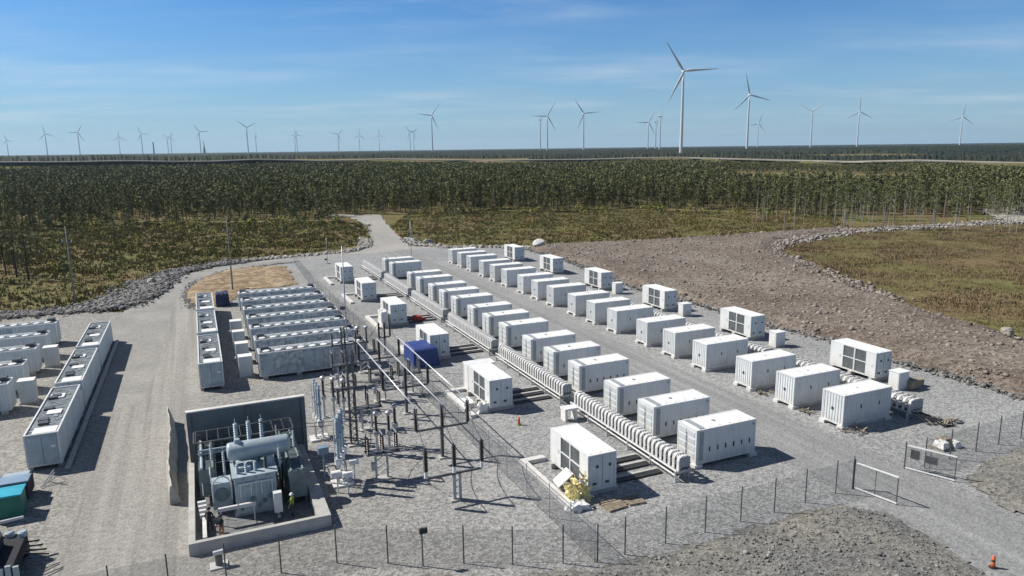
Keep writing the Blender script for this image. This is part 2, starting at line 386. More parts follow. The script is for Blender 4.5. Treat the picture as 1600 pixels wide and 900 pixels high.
def build_ground():
    rr = np.concatenate([np.linspace(4, 60, 12), np.geomspace(64, 16000, 110)]); aa = np.linspace(-math.pi, math.pi, 721)[:-1]
    Rr, A = np.meshgrid(rr, aa, indexing='ij'); X = Rr*np.sin(A); Y = Rr*np.cos(A); Z = land(X, Y)
    U, V = toUV(X, Y); n = len(aa); m_ = len(rr)
    vs = np.stack([U.ravel(), V.ravel(), Z.ravel()], 1); i, j = np.meshgrid(np.arange(m_-1), np.arange(n), indexing='ij'); j2 = (j+1) % n
    F = np.stack([i*n+j, (i+1)*n+j, (i+1)*n+j2, i*n+j2], -1).reshape(-1, 4)[:, ::-1]
    c = len(vs); vs = np.vstack([vs, [[0,0,-.3]]]); F = np.vstack([F, np.stack([np.full(n, c), np.arange(n), (np.arange(n)+1) % n, (np.arange(n)+1) % n], 1)[:, [0,1,2,2]][:0]])
    me = np_mesh('ground', vs, F, 'ground'); me.polygons.foreach_set('use_smooth', np.ones(len(F), bool))
    tag(link('ground', me), kind='structure')
build_ground()
def skirted(name, poly, z, mt, drop=.7):
    o = sheet(name, poly, z, mt); me = o.data; n = len(poly)
    mb = MB(); mb.v = [tuple(v.co) for v in me.vertices]; mb.f = [tuple(p.vertices) for p in me.polygons]
    k = len(mb.v); mb.v += [(x, y, z-drop) for x, y in poly]; mb.f += [(i, (i+1) % n, k+(i+1) % n, k+i) for i in range(n)]
    me2 = mb.me(name, mt); old = o.data; o.data = me2; bpy.data.meshes.remove(old); return o
YARD = GP((-330,506),(0,497),(60,492),(140,488),(213,487),(236,470),(250,447),(292,428),(380,411),(480,403),(545,397),(590,393),(640,386),(700,388),(760,386),
    (828,391),(900,414),(1000,455),(1100,481),(1200,511),(1290,533),(1400,568),(1500,595),(1600,625),(1760,668))+[(96,34.),(96,20.),(60,14),(40,2),(0,-20),(-40,-20),(-70,20)]
YARDR = ragged(YARD, 2.5, .45, 3)
skirted('gravel_yard', YARDR, 0, 'yard')
CRV = GP((150,640),(196,560),(222,505),(238,470),(262,450),(296,434),(350,419),(420,409),(490,401.5),(560,394.5))
skirted('gravel_road', ragged(ribbon(CRV, [8.5,8.2,7.5,7,6.5,6.2,6,6,6.2,6.5]), 2.2, .25, 12), .0035, 'lane', .3)
ir = GP((303,482),(291,463),(302,443),(352,423),(420,414),(466,409))
P = strip_pts(ir, 1500, 1.1); stones('road_edge_stones', P, np.full(len(P), .0), np.clip(rng.lognormal(-2.2, .4, len(P)), .05, .3), 'stone_gr')
tl = GP((600,394),(588,380),(578,360),(570,345),(562,337),(548,335),(520,334.5))
skirted('forest_road', ragged(GP((545,397),(574,388),(583,378),(575,362),(562,345),(545,338.5),(505,337),(505,334),(556,335),(594,335.5),(599,342),(606,352),(622,368),(640,384),(700,387.2),(640,389),(590,395)), 3, .3, 5), .006, 'road', .5)
br = ragged(GP((309,478),(294,468),(296,452),(318,434),(352,423),(400,417),(448,416),(464,444),(440,449),(380,452),(362,470),(340,478)), 1.6, .35, 8)
grid_sheet('bare_soil_patch', br, .6, lambda V, ed: .05+np.clip(ed, -.5, 2)*.12*(.5+vn(V[:,0], V[:,1], .8))+.1*vn(V[:,0], V[:,1], 2), 'peat')
BROWN = GP((826,389),(900,412),(1000,452),(1100,478),(1200,508),(1290,530),(1400,565),(1500,592),(1600,622),(1760,665),(1760,585),(1600,528),(1500,501),(1400,471),(1330,441),(1262,416),(1207,392),(1216,379),(1330,359),(1315,356.5),(1150,369),(1000,377),(862,383))
BROWNR = ragged(BROWN, 3, .8, 9)
def brown_h(V, ed):
    e = np.clip(ed, -1, 6); return -.12+.85*np.clip(e/3.2, -.3, 1)+(.25*(vn(V[:,0], V[:,1], .35)-.3)+.22*vn(V[:,0], V[:,1], 1.1))*np.clip(e, 0, 1)
grid_sheet('brown_gravel_bank', BROWNR, .8, brown_h, 'brown')
def slope_h(V, ed): return .03-np.clip(33.6-V[:,1], 0, 14)*.11+.14*vn(V[:,0], V[:,1], 1.5)*np.clip(ed, 0, 1)
# coarse stone slopes outside the fence
S1P = [(6.5,39.6),(11,37.6),(15.5,35.6),(21.6,33.9),(30,33.9),(40.3,33.8),(42.3,31.5),(42.2,28),(40.5,23),(38,18),(34,12),(16,12),(4,24)]
S2P = GP((1503,748),(1540,724),(1600,702),(1700,682))+[(84,30),(84,17),(60,18)]+GP((1690,838),(1600,806),(1565,792))
grid_sheet('stone_slope', ragged(S1P, 1.5, .3, 4), .35, lambda V, ed: .012+np.clip(ed, -.3, 2)*.10+.12*vn(V[:,0], V[:,1], 2.2), 'cobble')
grid_sheet('stone_slope', ragged(S2P, 1.5, .3, 6), .35, lambda V, ed: .012+np.clip(ed, -.3, 2)*.14+.14*vn(V[:,0], V[:,1], 2.2), 'cobble')
for poly, n_, in ((S1P, 7000), (S2P, 4200)):
    P = scatter_poly(poly, n_); P = P[edge_dist(P, poly) > .5]
    stones('loose_cobbles', P, .10+np.minimum(edge_dist(P, poly), 2)*.10, np.clip(rng.lognormal(-2.95, .45, len(P)), .025, .2), 'stone_mid')
P = scatter_poly(BROWN, 13000); ed = edge_dist(P, BROWN)
stones('bank_stones', P, brown_h(P, ed)-.05, np.clip(rng.lognormal(-2.05, .5, len(P)), .06, .6), 'stone_br')
low = BROWN[:10]; P = strip_pts(low, 4200, 1.6)+np.array([.3, .2])
stones('ditch_stones', P, np.full(len(P), .05), np.clip(rng.lognormal(-1.95, .4, len(P)), .08, .42), 'stone_gr')
P = strip_pts(BROWN[13:21], 2200, 2.2)
stones('edge_stones', P, np.full(len(P), .1), np.clip(rng.lognormal(-1.4, .45, len(P)), .1, .8), 'stone_br')
P = strip_pts(GP((1216,380),(1260,371),(1330,360),(1450,353),(1600,345),(1700,340)), 4200, 4.2)
stones('pale_rubble', P, np.full(len(P), -.2), np.clip(rng.lognormal(-1.35, .45, len(P)), .12, .8), 'stone_pale')
berm = GP((-120,505),(0,495),(70,489),(140,484),(190,478),(225,462),(240,444),(262,430),(295,420),(380,408))
P = strip_pts(berm, 7000, 3.0); stones('rubble_bank', P, np.full(len(P), -.05)+.5*vn(P[:,0], P[:,1], .2), np.clip(rng.lognormal(-1.6, .4, len(P)), .1, .6), 'stone_gr')
P = strip_pts(GP((150,478),(190,470),(222,452),(235,440)), 3200, 4); stones('rubble_bank', P, np.full(len(P), .1), np.clip(rng.lognormal(-1.35, .35, len(P)), .15, .6), 'stone_gr')
P = strip_pts(GP((380,407),(480,399),(545,393),(572,385),(570,372)), 1300, 1.8); stones('verge_stones', P, np.full(len(P), -.05), np.clip(rng.lognormal(-1.1, .4, len(P)), .12, .7), 'stone_pale')
P = strip_pts(GP((632,374),(650,381),(680,385),(720,386),(790,386),(830,388)), 900, 1.8); stones('verge_stones', P, np.full(len(P), -.05), np.clip(rng.lognormal(-1.0, .4, len(P)), .12, .8), 'stone_pale')
# far gravel ridge and its tracks
def far_ribbon(name, pix, dfn, w, mt, dz=0.):
    L, Rr = [], []
    for px, py in pix:
        d = ray(px, py); D = dfn(px); hd = math.hypot(d.x, d.y); p = CP+d*(D/hd); q = CP+d*((D+w)/hd); dz_ = p.z
        L.append((p.x, p.y, p.z)); Rr.append((q.x, q.y, p.z+.1))
    mb = MB(); n = len(L); mb.add(L+Rr+[(x, y, z-1.2) for x, y, z in L], [(i, i+1, n+i+1, n+i) for i in range(n-1)]+[(2*n+i, 2*n+i+1, i+1, i) for i in range(n-1)])
    tag(mb.build(name, mt), kind='structure')
far_ribbon('far_gravel_road', [(x, np.interp(x, [p[0] for p in RIDGE], [p[1] for p in RIDGE])) for x in range(-150, 1760, 12)], lambda x: float(road_d((x-800)/FPX)), 20, 'sand')
far_ribbon('far_gravel_road', [(1130,239),(1180,241),(1240,245),(1300,248.2),(1350,249.4)], lambda x: 1250., 70, 'sand')
far_ribbon('far_gravel_road', [(1440,247.2),(1520,246.6),(1600,248),(1750,250)], lambda x: 1150., 60, 'sand')
sheet('sandy_clearing', ragged(GP((1530,330),(1560,316),(1620,312),(1740,318),(1740,345),(1620,348),(1570,346)), 4, 1.2, 3), .02, 'sand')
# ------------------------------------------------------------------ vegetation
def leaf_tris(C, size, r, up=.25):
    n = len(C); a = r.normal(size=(n,3)); a[:,2] *= .55; a /= np.linalg.norm(a, axis=1)[:,None]
    b = r.normal(size=(n,3)); b -= (b*a).sum(1)[:,None]*a; b /= np.linalg.norm(b, axis=1)[:,None]
    s = size*r.uniform(.6, 1.35, (n,1)); V = np.stack([C-a*s*.5-b*s*.33, C+a*s*.5-b*s*.33, C+b*s*.7], 1)
    return V.reshape(-1, 3), np.arange(3*n).reshape(-1, 3)
def crown_pts(h, z0, rad, n, r, kind):
    k = max(9, n//9); z = z0+(h-z0)*r.beta(1.05, 1.25, k); t = (z-z0)/(h-z0)
    if kind == 'spruce': rr = rad*(1-t)**.8+.12
    elif kind == 'pine': rr = rad*np.sqrt(np.clip(1-(2*t-.75)**2/1.6, .05, 1))*np.where(t > .8, (1-t)*4+.2, 1)
    else: rr = rad*np.sqrt(np.clip(1-(2*t-.85)**2, .04, 1))
    a = r.uniform(0, 6.28, k); q = rr*np.sqrt(r.uniform(.05, 1, k)); B = np.stack([q*np.cos(a), q*np.sin(a), z], 1)
    idx = r.integers(0, k, n); s = (.16*rad+.12)
    P = B[idx]+r.normal(size=(n,3))*np.array([s, s, s*.75]); P[:,2] = np.minimum(P[:,2], h)
    # a leader so the top is pointed, not flat
    m = max(4, n//14); zz = h-r.uniform(0, .14, m)*h; P[:m] = np.stack([r.normal(0, .05*rad, m), r.normal(0, .05*rad, m), zz], 1)
    return P
def trunk_mesh(h, r0, mt, seed, lean=.0, limbs=0, z0=0):
    r = random.Random(seed); mb = MB(); p = Vector((0,0,-.6)); pts = [(p.copy(), r0)]
    for i in range(1, 6): pts.append((Vector((r.uniform(-.1,.1)*i*.4+lean*h*i/5, r.uniform(-.1,.1)*i*.4, h*i/5)), r0*(1-.86*i/5)))
    for (a, ra), (b, rb) in zip(pts, pts[1:]): mb.tube(a, b, ra, rb, 5, False)
    for k in range(limbs):
        z = z0+(h-z0)*r.random()*.85; a = r.uniform(0, 6.28); l = (1-(z-z0)/(h-z0+.1))*1.5+.4; c = Vector((lean*z, 0, z))
        mb.tube(c, c+Vector((l*math.cos(a), l*math.sin(a), l*.35)), r0*.3, r0*.06, 3, False)
    return mb.me('trunk', mt)
def tree_proto(kind, h, seed, n, lean=0.):
    r = np.random.default_rng(seed)
    if kind == 'pine': z0, rad, lm, tm, r0, sz = h*.34, h*.095, 'pine', 'bark', .15, .46
    elif kind == 'spruce': z0, rad, lm, tm, r0, sz = h*.13, h*.115, 'pine', 'bark', .15, .46
    else: z0, rad, lm, tm, r0, sz = h*.42, h*.095, 'birch', 'bark_pale', .12, .42
    P = crown_pts(h, z0, rad, n, r, 'spruce' if kind == 'spruce' else ('pine' if kind == 'pine' else 'birch')); P[:,0] += lean*P[:,2]
    V, F = leaf_tris(P, sz, r); return trunk_mesh(h*.97, r0, tm, seed, lean, 12, z0), np_mesh('crown', V, F, lm)
# where the forest stands
FRONT = [(-140,353),(0,352),(100,351),(200,349),(330,348),(450,346),(520,345),(540,337),(553,333),(600,331),(640,331),(760,329),(900,327),(1000,326),(1120,327),(1200,331),(1300,335),(1400,336),(1500,338),(1600,338),(1780,338)]
fx = []; fD = []
for px, py in FRONT:
    u, v = G(px, py); x, y = toXY(u, v); fx.append(x/y); fD.append(math.hypot(x, y))
def forest_ok(X, Y):
    az = X/Y; D = np.hypot(X, Y); px = 800+az*FPX*1.0
    ok = (D > np.interp(az, fx, fD)+rng.normal(0, 5, len(X))+26*(vn(X, Y, .045)-.45)) & (D < road_d(az)-20)
    gap = (px > 1120+25*np.sin(D*.03)) & (px < 1440+20*np.sin(D*.05)) & (D > 365+30*vn(X, Y, .02)) & (D < road_d(az)-110)
    sandy = (px > 1535) & (D > 230) & (D < 300)
    return ok & ~gap & ~sandy
sp = 4.3; xs = np.arange(-1000, 1000, sp); ys = np.arange(180, 980, sp)
X, Y = [a.ravel() for a in np.meshgrid(xs, ys)]; X = X+rng.uniform(-.5, .5, len(X))*sp*.95; Y = Y+rng.uniform(-.5, .5, len(Y))*sp*.95
k = (np.abs(X/Y) < .86); X, Y = X[k], Y[k]; k = forest_ok(X, Y) & (vn(X, Y, .035)*.55+vn(X, Y, .16)*.45 > .30); X, Y = X[k], Y[k]
D = np.hypot(X, Y); o_ = np.argsort(D-np.interp(X/Y, fx, fD)*.0); X, Y, D = X[o_], Y[o_], D[o_]
inview = np.abs(X/Y) < .735
depth = D-np.interp(X/Y, fx, fD); order = np.argsort(np.where(inview, depth, 1e6))[:300]
single = np.zeros(len(X), bool); single[order] = True
protos = [tree_proto('spruce' if i % 2 else 'pine', [12.5, 11.2, 13.5, 10.5, 12, 13.5][i], 40+i, 480) for i in range(6)]
for c_, i in enumerate(np.nonzero(single)[0]):
    t_, cr = protos[int(rng.integers(6))]; u, v = toUV(X[i], Y[i]); s = float(rng.uniform(.62, 1.18))
    o = empty('pine_tree', (u, v, -.3), float(rng.uniform(0, 6.28))); o.scale = (s*1.08, s*1.08, s)
    pxl = 800+X[i]/Y[i]*FPX; left = pxl < 565
    tag(o, 'dark green pine in the front rank of the forest '+('left' if left else 'right')+' of the gravel track', 'tree', 'pines along the forest edge '+('left' if left else 'right')+' of the track')
    link('trunk', t_, o); link('crown', cr, o)
def hmax(x, y):
    az = x/y; return HCAM-((HCAM-road_z(az))/road_d(az)+.0026-.016*np.clip(vn(x, y, .016)-.60, 0, .3)-.006*np.clip(vn(x, y, .09)-.6, 0, .4))*np.hypot(x, y)
def forest_mass(name, idx, n, sz, variants, label):
    Vs, Fs, Ms, off = [], [], [], 0; r = np.random.default_rng(5)
    pv = []
    for j in range(variants):
        h = 13.; kind = 'pine' if j % 3 == 0 else 'spruce'
        P = crown_pts(h, h*(.2 if kind == 'spruce' else .36), h*(.135 if kind == 'spruce' else .115), n, r, kind); V, F = leaf_tris(P, sz, r)
        T = np.array([(-.16,-.1,0),(.16,-.1,0),(0,.03,h*.8),(-.1,.16,0),(.1,-.16,0),(0,.02,h*.8)]); pv.append((np.vstack([V, T]), np.vstack([F, np.array([[0,1,2],[3,4,5]])+len(V)]), np.r_[np.zeros(len(F), int), 1, 1]))
    which = r.integers(0, variants, len(idx))
    for j, (V, F, mi) in enumerate(pv):
        s = idx[which == j]; q = len(s); u, v = toUV(X[s], Y[s]); a = r.uniform(0, 6.28, q); sc_ = np.minimum(r.uniform(.58, 1.08, q), np.maximum(hmax(X[s], Y[s]), 2.2)/13*r.uniform(.82, 1., q)); c, sn = np.cos(a), np.sin(a)
        VX = (V[None,:,0]*c[:,None]-V[None,:,1]*sn[:,None])*sc_[:,None]*1.12+u[:,None]; VY = (V[None,:,0]*sn[:,None]+V[None,:,1]*c[:,None])*sc_[:,None]*1.12+v[:,None]
        VZ = V[None,:,2]*sc_[:,None]+np.maximum(land(X[s], Y[s]), -.4)[:,None]
        Vs.append(np.stack([VX, VY, VZ], 2).reshape(-1, 3)); Fs.append((F[None]+len(V)*np.arange(q)[:,None,None]).reshape(-1, 3)+off); Ms.append(np.tile(mi, q)); off += len(V)*q
    o = link(name, np_mesh(name, np.vstack(Vs), np.vstack(Fs), ['pine', 'bark'], np.concatenate(Ms))); tag(o, label, kind='stuff')
rest = np.nonzero(~single)[0]
forest_mass('forest', rest[D[rest] < 520], 150, .72, 10, 'dense dark pine forest filling the plain behind the site')
forest_mass('far_forest', rest[D[rest] >= 520], 44, 1.35, 8, 'distant pine canopy reaching back to the pale gravel ridge')
# the far plateau: rough canopy to the horizon
def far_canopy():
    rr = np.concatenate([np.linspace(0, 1400, 100), np.geomspace(1450, 14400, 80)]); aa = np.linspace(-.83, .83, 1500)
    Rr, A = np.meshgrid(rr, aa, indexing='ij'); Rr = Rr+road_d(np.tan(A))+36; X_ = Rr*np.sin(A); Y_ = Rr*np.cos(A); n_ = rng.random(Rr.shape)
    big = vn(X_, Y_, .0022); open_ = (vn(X_, Y_*2.2, .0022) > .80) & (Rr < 2600)
    Z = land(X_, Y_)+np.where(open_, -.6, 1.2+4.2*n_**1.3+2.2*big); fade = np.clip((Rr-road_d(np.tan(A))-36)/10, 0, 1); Z = Z*fade+(land(X_, Y_)-1)*(1-fade)
    U_, V_ = toUV(X_, Y_); n = len(aa); i, j = np.meshgrid(np.arange(len(rr)-1), np.arange(n-1), indexing='ij')
    F = np.stack([i*n+j, (i+1)*n+j, (i+1)*n+j+1, i*n+j+1], -1).reshape(-1, 4)[:, ::-1]
    tag(link('distant_woodland', np_mesh('distant_woodland', np.stack([U_.ravel(), V_.ravel(), Z.ravel()], 1), F, 'far')), 'low blue green woodland stretching to the flat horizon', kind='stuff')
far_canopy()
# pale trunked birches on the right, and loose pines at the left
bp = [tree_proto('birch', [15, 17, 13.5, 16][i], 80+i, 190, [.01, -.02, .025, 0][i]) for i in range(4)]
bx_, by_ = [], []
while len(bx_) < 86:
    px = rnd.uniform(1180, 1660); py = rnd.triangular(333, 366, 339)+(0 if px < 1300 else rnd.uniform(0, 3))
    if px < 1290 and py > 345: continue
    bx_.append(px); by_.append(py)
for px, py in list(zip(bx_, by_))+[(1225,357),(1255,352),(1240,362),(1303,358),(1318,355),(1322,358),(1362,355),(1420,352),(1437,352),(1457,348),(1492,342),(1578,352),(1583,351)]:
    t_, cr = bp[rnd.randrange(4)]; u, v = G(px, py); s = rnd.uniform(.75, 1.08)
    o = empty('birch_tree', (u, v, -.25), rnd.uniform(0, 6.28)); o.scale = (s, s, s)
    tag(o, 'slender pale trunked tree on the forest edge at the right', 'tree', 'pale trunked trees at the right forest edge'); link('trunk', t_, o); link('crown', cr, o)
M['bark_dark'] = mat('dark_pine_bark', (.075,.062,.052), .9, 0, .3, .7)
lp = [(trunk_mesh((11+i)*.97, .22, 'bark_dark', 150+i, .01*i, 22, 3), tree_proto('pine', 11+i, 120+i, 200)[1]) for i in range(3)]
for i, (px, py, s) in enumerate([(9,428,1.0),(22,418,.9),(26,432,1.05),(45,437,1.1),(2,410,.95),(60,400,.8),(181,384,.72),(120,372,.7),(205,372,.6),(-25,440,1.1),(48,392,.8),(-12,398,.95)]):
    t_, cr = lp[i % 3]; u, v = G(px, py); o = empty('pine_tree', (u, v, -.25), rnd.uniform(0, 6.28)); o.scale = (s, s, s)
    tag(o, 'thin loose pine standing on the heath left of the site', 'tree', 'loose pines on the left heath'); link('trunk', t_, o); link('crown', cr, o)
# saplings and bushes on the heath
def sapling(seed, h, n, mt, broad):
    r = np.random.default_rng(seed); P = crown_pts(h, h*.08, h*broad, n, r, 'birch' if broad > .3 else 'spruce'); V, F = leaf_tris(P, .2+.06*h, r); k = len(V)
    T = np.array([(-.03,0,-.3),(.03,0,-.3),(0,0,h*.9)]); return np_mesh('sapling', np.vstack([V, T]), np.vstack([F, [[k, k+1, k+2]]]), [mt, 'bark'], np.r_[np.zeros(len(F), int), 1])
sp_ = [sapling(200+i, h, 70, mt, b) for i, (h, mt, b) in enumerate([(2.0,'young',.3),(2.6,'pine',.22),(1.5,'young',.38),(3.0,'young',.24),(2.2,'pine',.3),(1.3,'heather',.5)])]
zones = [(GP((60,440),(60,395),(120,360),(330,352),(540,346),(578,352),(580,375),(480,397),(370,405),(262,428),(215,465),(130,478)), 165, 'left', 1.15), (GP((612,350),(640,334),(860,331),(1010,329),(1010,372),(860,380),(660,382)), 95, 'back', .8), (GP((1010,329),(1290,338),(1280,352),(1010,370)), 35, 'back', .7)]
for poly, n_, w_, k in zones:
    P = scatter_poly(poly, n_)
    for x, y in P:
        s = rnd.uniform(.5, 1.25)*k; o = link('young_tree', sp_[rnd.choice((0,0,0,2,2,3,5,5,1))], None, (x, y, -.3), rnd.uniform(0, 6.28)); o.scale = (s*1.2, s*1.2, s)
        tag(o, 'yellow green sapling on the heath '+('left of the gravel track' if w_ == 'left' else 'behind the container rows'), 'sapling', 'saplings on the heath '+('left of the track' if w_ == 'left' else 'behind the rows'))
for i in range(190):
    px = rnd.uniform(-40, 1300); j = np.interp(px, [p[0] for p in FRONT], [p[1] for p in FRONT]); py = j+rnd.uniform(-1, 7)
    if 528 < px < 655: continue
    u, v = G(px, py); s = rnd.uniform(.7, 1.7); o = link('bush', sp_[rnd.choice((0,0,2,2,3,1))], None, (u, v, -.3), rnd.uniform(0, 6.28)); o.scale = (s*1.35, s*1.35, s)
    side = 'left' if px < 565 else 'right'; tag(o, 'yellow green bush along the foot of the forest '+side+' of the track', 'bush', 'bushes at the forest foot '+side+' of the track')
def tufts(name, poly, n, lo, hi, label, avoid=(), mt='heather'):
    P = scatter_poly(poly, n)
    for a in avoid: P = P[~inside(P, a)]
    r = rng; q = 6; C = np.repeat(P, q, 0)+r.normal(0, .28, (len(P)*q, 2)); h = r.uniform(lo, hi, len(C))*(.5+vn(C[:,0], C[:,1], .25))
    a = r.uniform(0, 3.14, len(C)); w = h*r.uniform(.5, 1.1, len(C)); dx, dy = np.cos(a)*w/2, np.sin(a)*w/2; z = np.full(len(C), -.42)
    V = np.stack([np.stack([C[:,0]-dx, C[:,1]-dy, z], 1), np.stack([C[:,0]+dx, C[:,1]+dy, z], 1), np.stack([C[:,0]+r.normal(0,.1,len(C)), C[:,1]+r.normal(0,.1,len(C)), z+.2+h], 1)], 1).reshape(-1, 3)
    tag(link(name, np_mesh(name, V, np.arange(len(V)).reshape(-1, 3), mt)), label, kind='stuff')
tufts('heath_grass', GP((-200,500),(-200,352),(0,352),(330,348),(540,345),(580,352),(580,378),(480,396),(370,405),(262,428),(215,465),(130,480),(0,490)), 15000, .2, .6, 'olive and rust heath growth left of the gravel track')
tufts('heath_grass', GP((608,352),(640,332),(1000,327),(1300,336),(1330,354),(1150,368),(1000,376),(860,382),(660,383),(632,374)), 12000, .2, .5, 'yellow green heath growth behind the container rows')
tufts('heath_grass', GP((1222,381),(1340,362),(1460,356),(1780,346),(1780,570),(1600,522),(1500,496),(1400,467),(1330,437),(1262,412)), 22000, .08, .3, 'brown and green heath beside the gravel bank', [GP((1400,458),(1440,450),(1470,455),(1430,465)), GP((1500,405),(1545,402),(1560,412),(1510,413)), GP((1515,432),(1580,436),(1590,446),(1520,440))], 'heather_r')
def _subdiv(V, F):
    V = [np.array(v)/np.linalg.norm(v) for v in V]; e = {}; out = []
    def mid(a, b):
        k = (min(a, b), max(a, b))
        if k not in e: m_ = V[a]+V[b]; V.append(m_/np.linalg.norm(m_)); e[k] = len(V)-1
        return e[k]
    for a, b, c in F: ab, bc, ca = mid(a, b), mid(b, c), mid(c, a); out += [(a, ab, ca), (b, bc, ab), (c, ca, bc), (ab, bc, ca)]
    return np.array(V), out
_ico2 = _subdiv(_ico, _icf)
# boulders one can point to
def boulder(px, py, s, mt, label, sq=(1.3,.9,.7), seed=1):
    r = np.random.default_rng(seed); mb = MB(); V, F = _ico2; V = V*(1+r.uniform(-.13, .13, (len(V),1)))*np.array(sq)*s; mb.add([tuple(v) for v in V], [tuple(f) for f in F])
    u, v = G(px, py); o = mb.build('boulder', mt, None, (u, v, s*.3), r.uniform(0, 6)); tag(o, label, 'boulder')
boulder(842,383,2.1,'conc_pale','large white boulder on the back edge behind the right row',(1.7,.8,.45),3)
boulder(1279,499,.9,'stone_pale','pale upright rock sticking out of the brown gravel bank',(.7,.6,1.1),4)
boulder(1255,512,.8,'stone_br','brown leaning rock at the foot of the gravel bank',(1.1,.5,.9),5)
boulder(1572,521,.9,'stone_pale','white rock on the top edge of the bank by the heath',(1,.9,.7),6)
boulder(1496,577,.6,'stone_pale','small white rock low on the gravel bank slope',(1,.8,.7),7)
boulder(668,381,1.3,'stone_pale','pale block shaped rock beside the white gate frame',(1.2,.8,.8),8)
boulder(236,443,1.0,'stone_pale','pale rock on the rubble bank at the road bend',(1.2,.8,.8),9)
# ------------------------------------------------------------------ containers
def frame_mb(Lx, W, z0, H, t=.13):
    mb = MB()
    for x in (0, Lx-t):
        for y in (0, W-t): mb.box(x, y, z0, x+t, y+t, z0+H)
    for z, h in ((z0, .15), (z0+H-.11, .11)):
        for y in (0, W-t): mb.box(t, y, z, Lx-t, y+t, z+h)
        for x in (0, Lx-t): mb.box(x, t, z, x+t, W-t, z+h)
    return mb
def walls_mb(Lx, W, z0, H, sides='snwe', t=.13, pitch=.28, depth=.036):
    mb = MB(); a, b = z0+.14, z0+H-.1; o = .02
    if 's' in sides: mb.corr((t, o), (Lx-t, o), a, b, depth, pitch, (0, 1))
    if 'n' in sides: mb.corr((Lx-t, W-o), (t, W-o), a, b, depth, pitch, (0, -1))
    if 'w' in sides: mb.corr((o, W-t), (o, t), a, b, depth, pitch, (1, 0))
    if 'e' in sides: mb.corr((Lx-o, t), (Lx-o, W-t), a, b, depth, pitch, (-1, 0))
    return mb
def roof_mb(Lx, W, z, ribs=6):
    mb = MB(); mb.box(.1, .1, z-.06, Lx-.1, W-.1, z-.015)
    for i in range(ribs): x = Lx*(i+.5)/ribs; mb.box(x-.12, .3, z-.015, x+.12, W-.3, z+.01)
    return mb
CL, CW, CH, CZ = 6.06, 2.44, 2.9, .3
ME = {'frame': frame_mb(CL, CW, CZ, CH).me('frame', 'white'), 'wall': walls_mb(CL, CW, CZ, CH).me('wall', 'white_wall'), 'roof': roof_mb(CL, CW, CZ+CH).me('roof', 'roofw')}
fb = MB(); fb.box(-.22, -.12, -.05, .55, .5, .295); ME['foot'] = fb.me('footing', 'conc_pale')
def base_container(name, loc, body='wall'):
    r = empty(name, loc); link('frame', ME['frame'], r); link('wall', ME[body], r); link('roof', ME['roof'], r)
    for x in (0, CL-.45):
        for y in (0, CW-.4): link('footing', ME['foot'], r, (x+.06, y, 0))
    return r
def cables_under(r):
    mb = MB(); q = random.Random(3)
    for i in range(5): mb.tube((q.uniform(.8, 5), .3, .12), (q.uniform(.8, 5.5), 2.2, .14), .05, n=5)
    mb.build('underside_cable', 'dark', r)
# left row type: louvred end doors, vent slits
def make_left():
    r = base_container('battery_container', (0,0,0), 'lw')
    for y0 in (.16, 1.23):
        d = MB()
        for k in range(4):
            z = CZ+.42+k*.6
            for j in range(5): d.box(-.012-.012*(j % 2), y0+.08, z+j*.09, .012, y0+.97, z+j*.09+.07)
        lv = MB(); lv.box(.015, y0, CZ+.17, .05, y0+1.05, CZ+CH-.13); door = lv.build('door', 'white', r); d.build('louver', 'louver', door)
        h = MB(); h.tube((-.03, y0+(.98 if y0 < 1 else .07), CZ+.5), (-.03, y0+(.98 if y0 < 1 else .07), CZ+2.4), .015, n=5); h.build('lock_rod', 'greyp', door)
    p = MB(); p.box(.35, -.012, CZ+.3, .72, .03, CZ+CH-.25); p.build('cable_panel', 'greyp', r)
    for i in range(6):
        v = MB(); x = 1.3+i*.82; v.box(x, -.02, CZ+.95, x+.1, .03, CZ+1.33); v.build('side_vent', 'slit', r)
    b = MB(); b.box(.45, .2, CZ+CH-.01, .95, CW-.2, CZ+CH+.035); st = b.build('roof_strip', 'greyp', r)
    h = MB(); h.lathe((2.6, 1.25, CZ+CH-.01), [(.16,0),(.16,.07),(.1,.1)], 8); h.build('roof_vent', 'greyp', r)
    q = MB(); q.box(5.72, -.015, CZ+2.45, 5.88, .03, CZ+2.6); q.build('warning_plate', 'greyp', r); return r
ME['lw'] = walls_mb(CL, CW, CZ, CH, 'sne', pitch=.5, depth=.022).me('wall', 'white_wall')
def make_right():
    r = base_container('battery_container', (0,0,0), 'rw')
    k = MB(); k.box(-.01, 1.15, CZ+1.25, .03, 1.35, CZ+1.5); k.build('end_lock', 'slit', r)
    for x in (2.2, 4.5): v = MB(); v.box(x, -.012, CZ+1.4, x+.09, .03, CZ+1.75); v.build('side_vent', 'slit', r)
    h = MB(); h.lathe((2.9, 1.25, CZ+CH-.01), [(.12,0),(.12,.05)], 8); h.build('roof_vent', 'louver', r)
    e = MB(); e.box(CL-.05, .2, CZ+.3, CL+.06, CW-.2, CZ+CH-.3); e.build('rear_panel', 'louver', r)
    f = MB(); f.box(.6, .05, -.03, CL-.6, .35, .29); f.build('foundation_beam', 'concrete', r); return r
ME['rw'] = walls_mb(CL, CW, CZ, CH, 'snwe', pitch=.3, depth=.05).me('wall', 'white_wall')
LO, RO = (34.7, 42.85), (51.63, 43.63); PER = 19.02; OFF = (0, 5.85, 11.7)
lproto = make_left(); first = True; idx = 0
for g in range(6):
    for j in range(3):
        if (g, j) in ((4, 2), (5, 2)): continue
        o = lproto if first else copy_tree(lproto); first = False
        o.location = (LO[0], LO[1]+PER*g+OFF[j], 0)
        tag(o, ('white battery container with louvred end doors, %s %s the left row' % (ORD[idx], 'to the camera in' if idx == 0 else 'from the near end of')), 'container', 'louvred battery containers in the left row'); idx += 1
rproto = make_right()
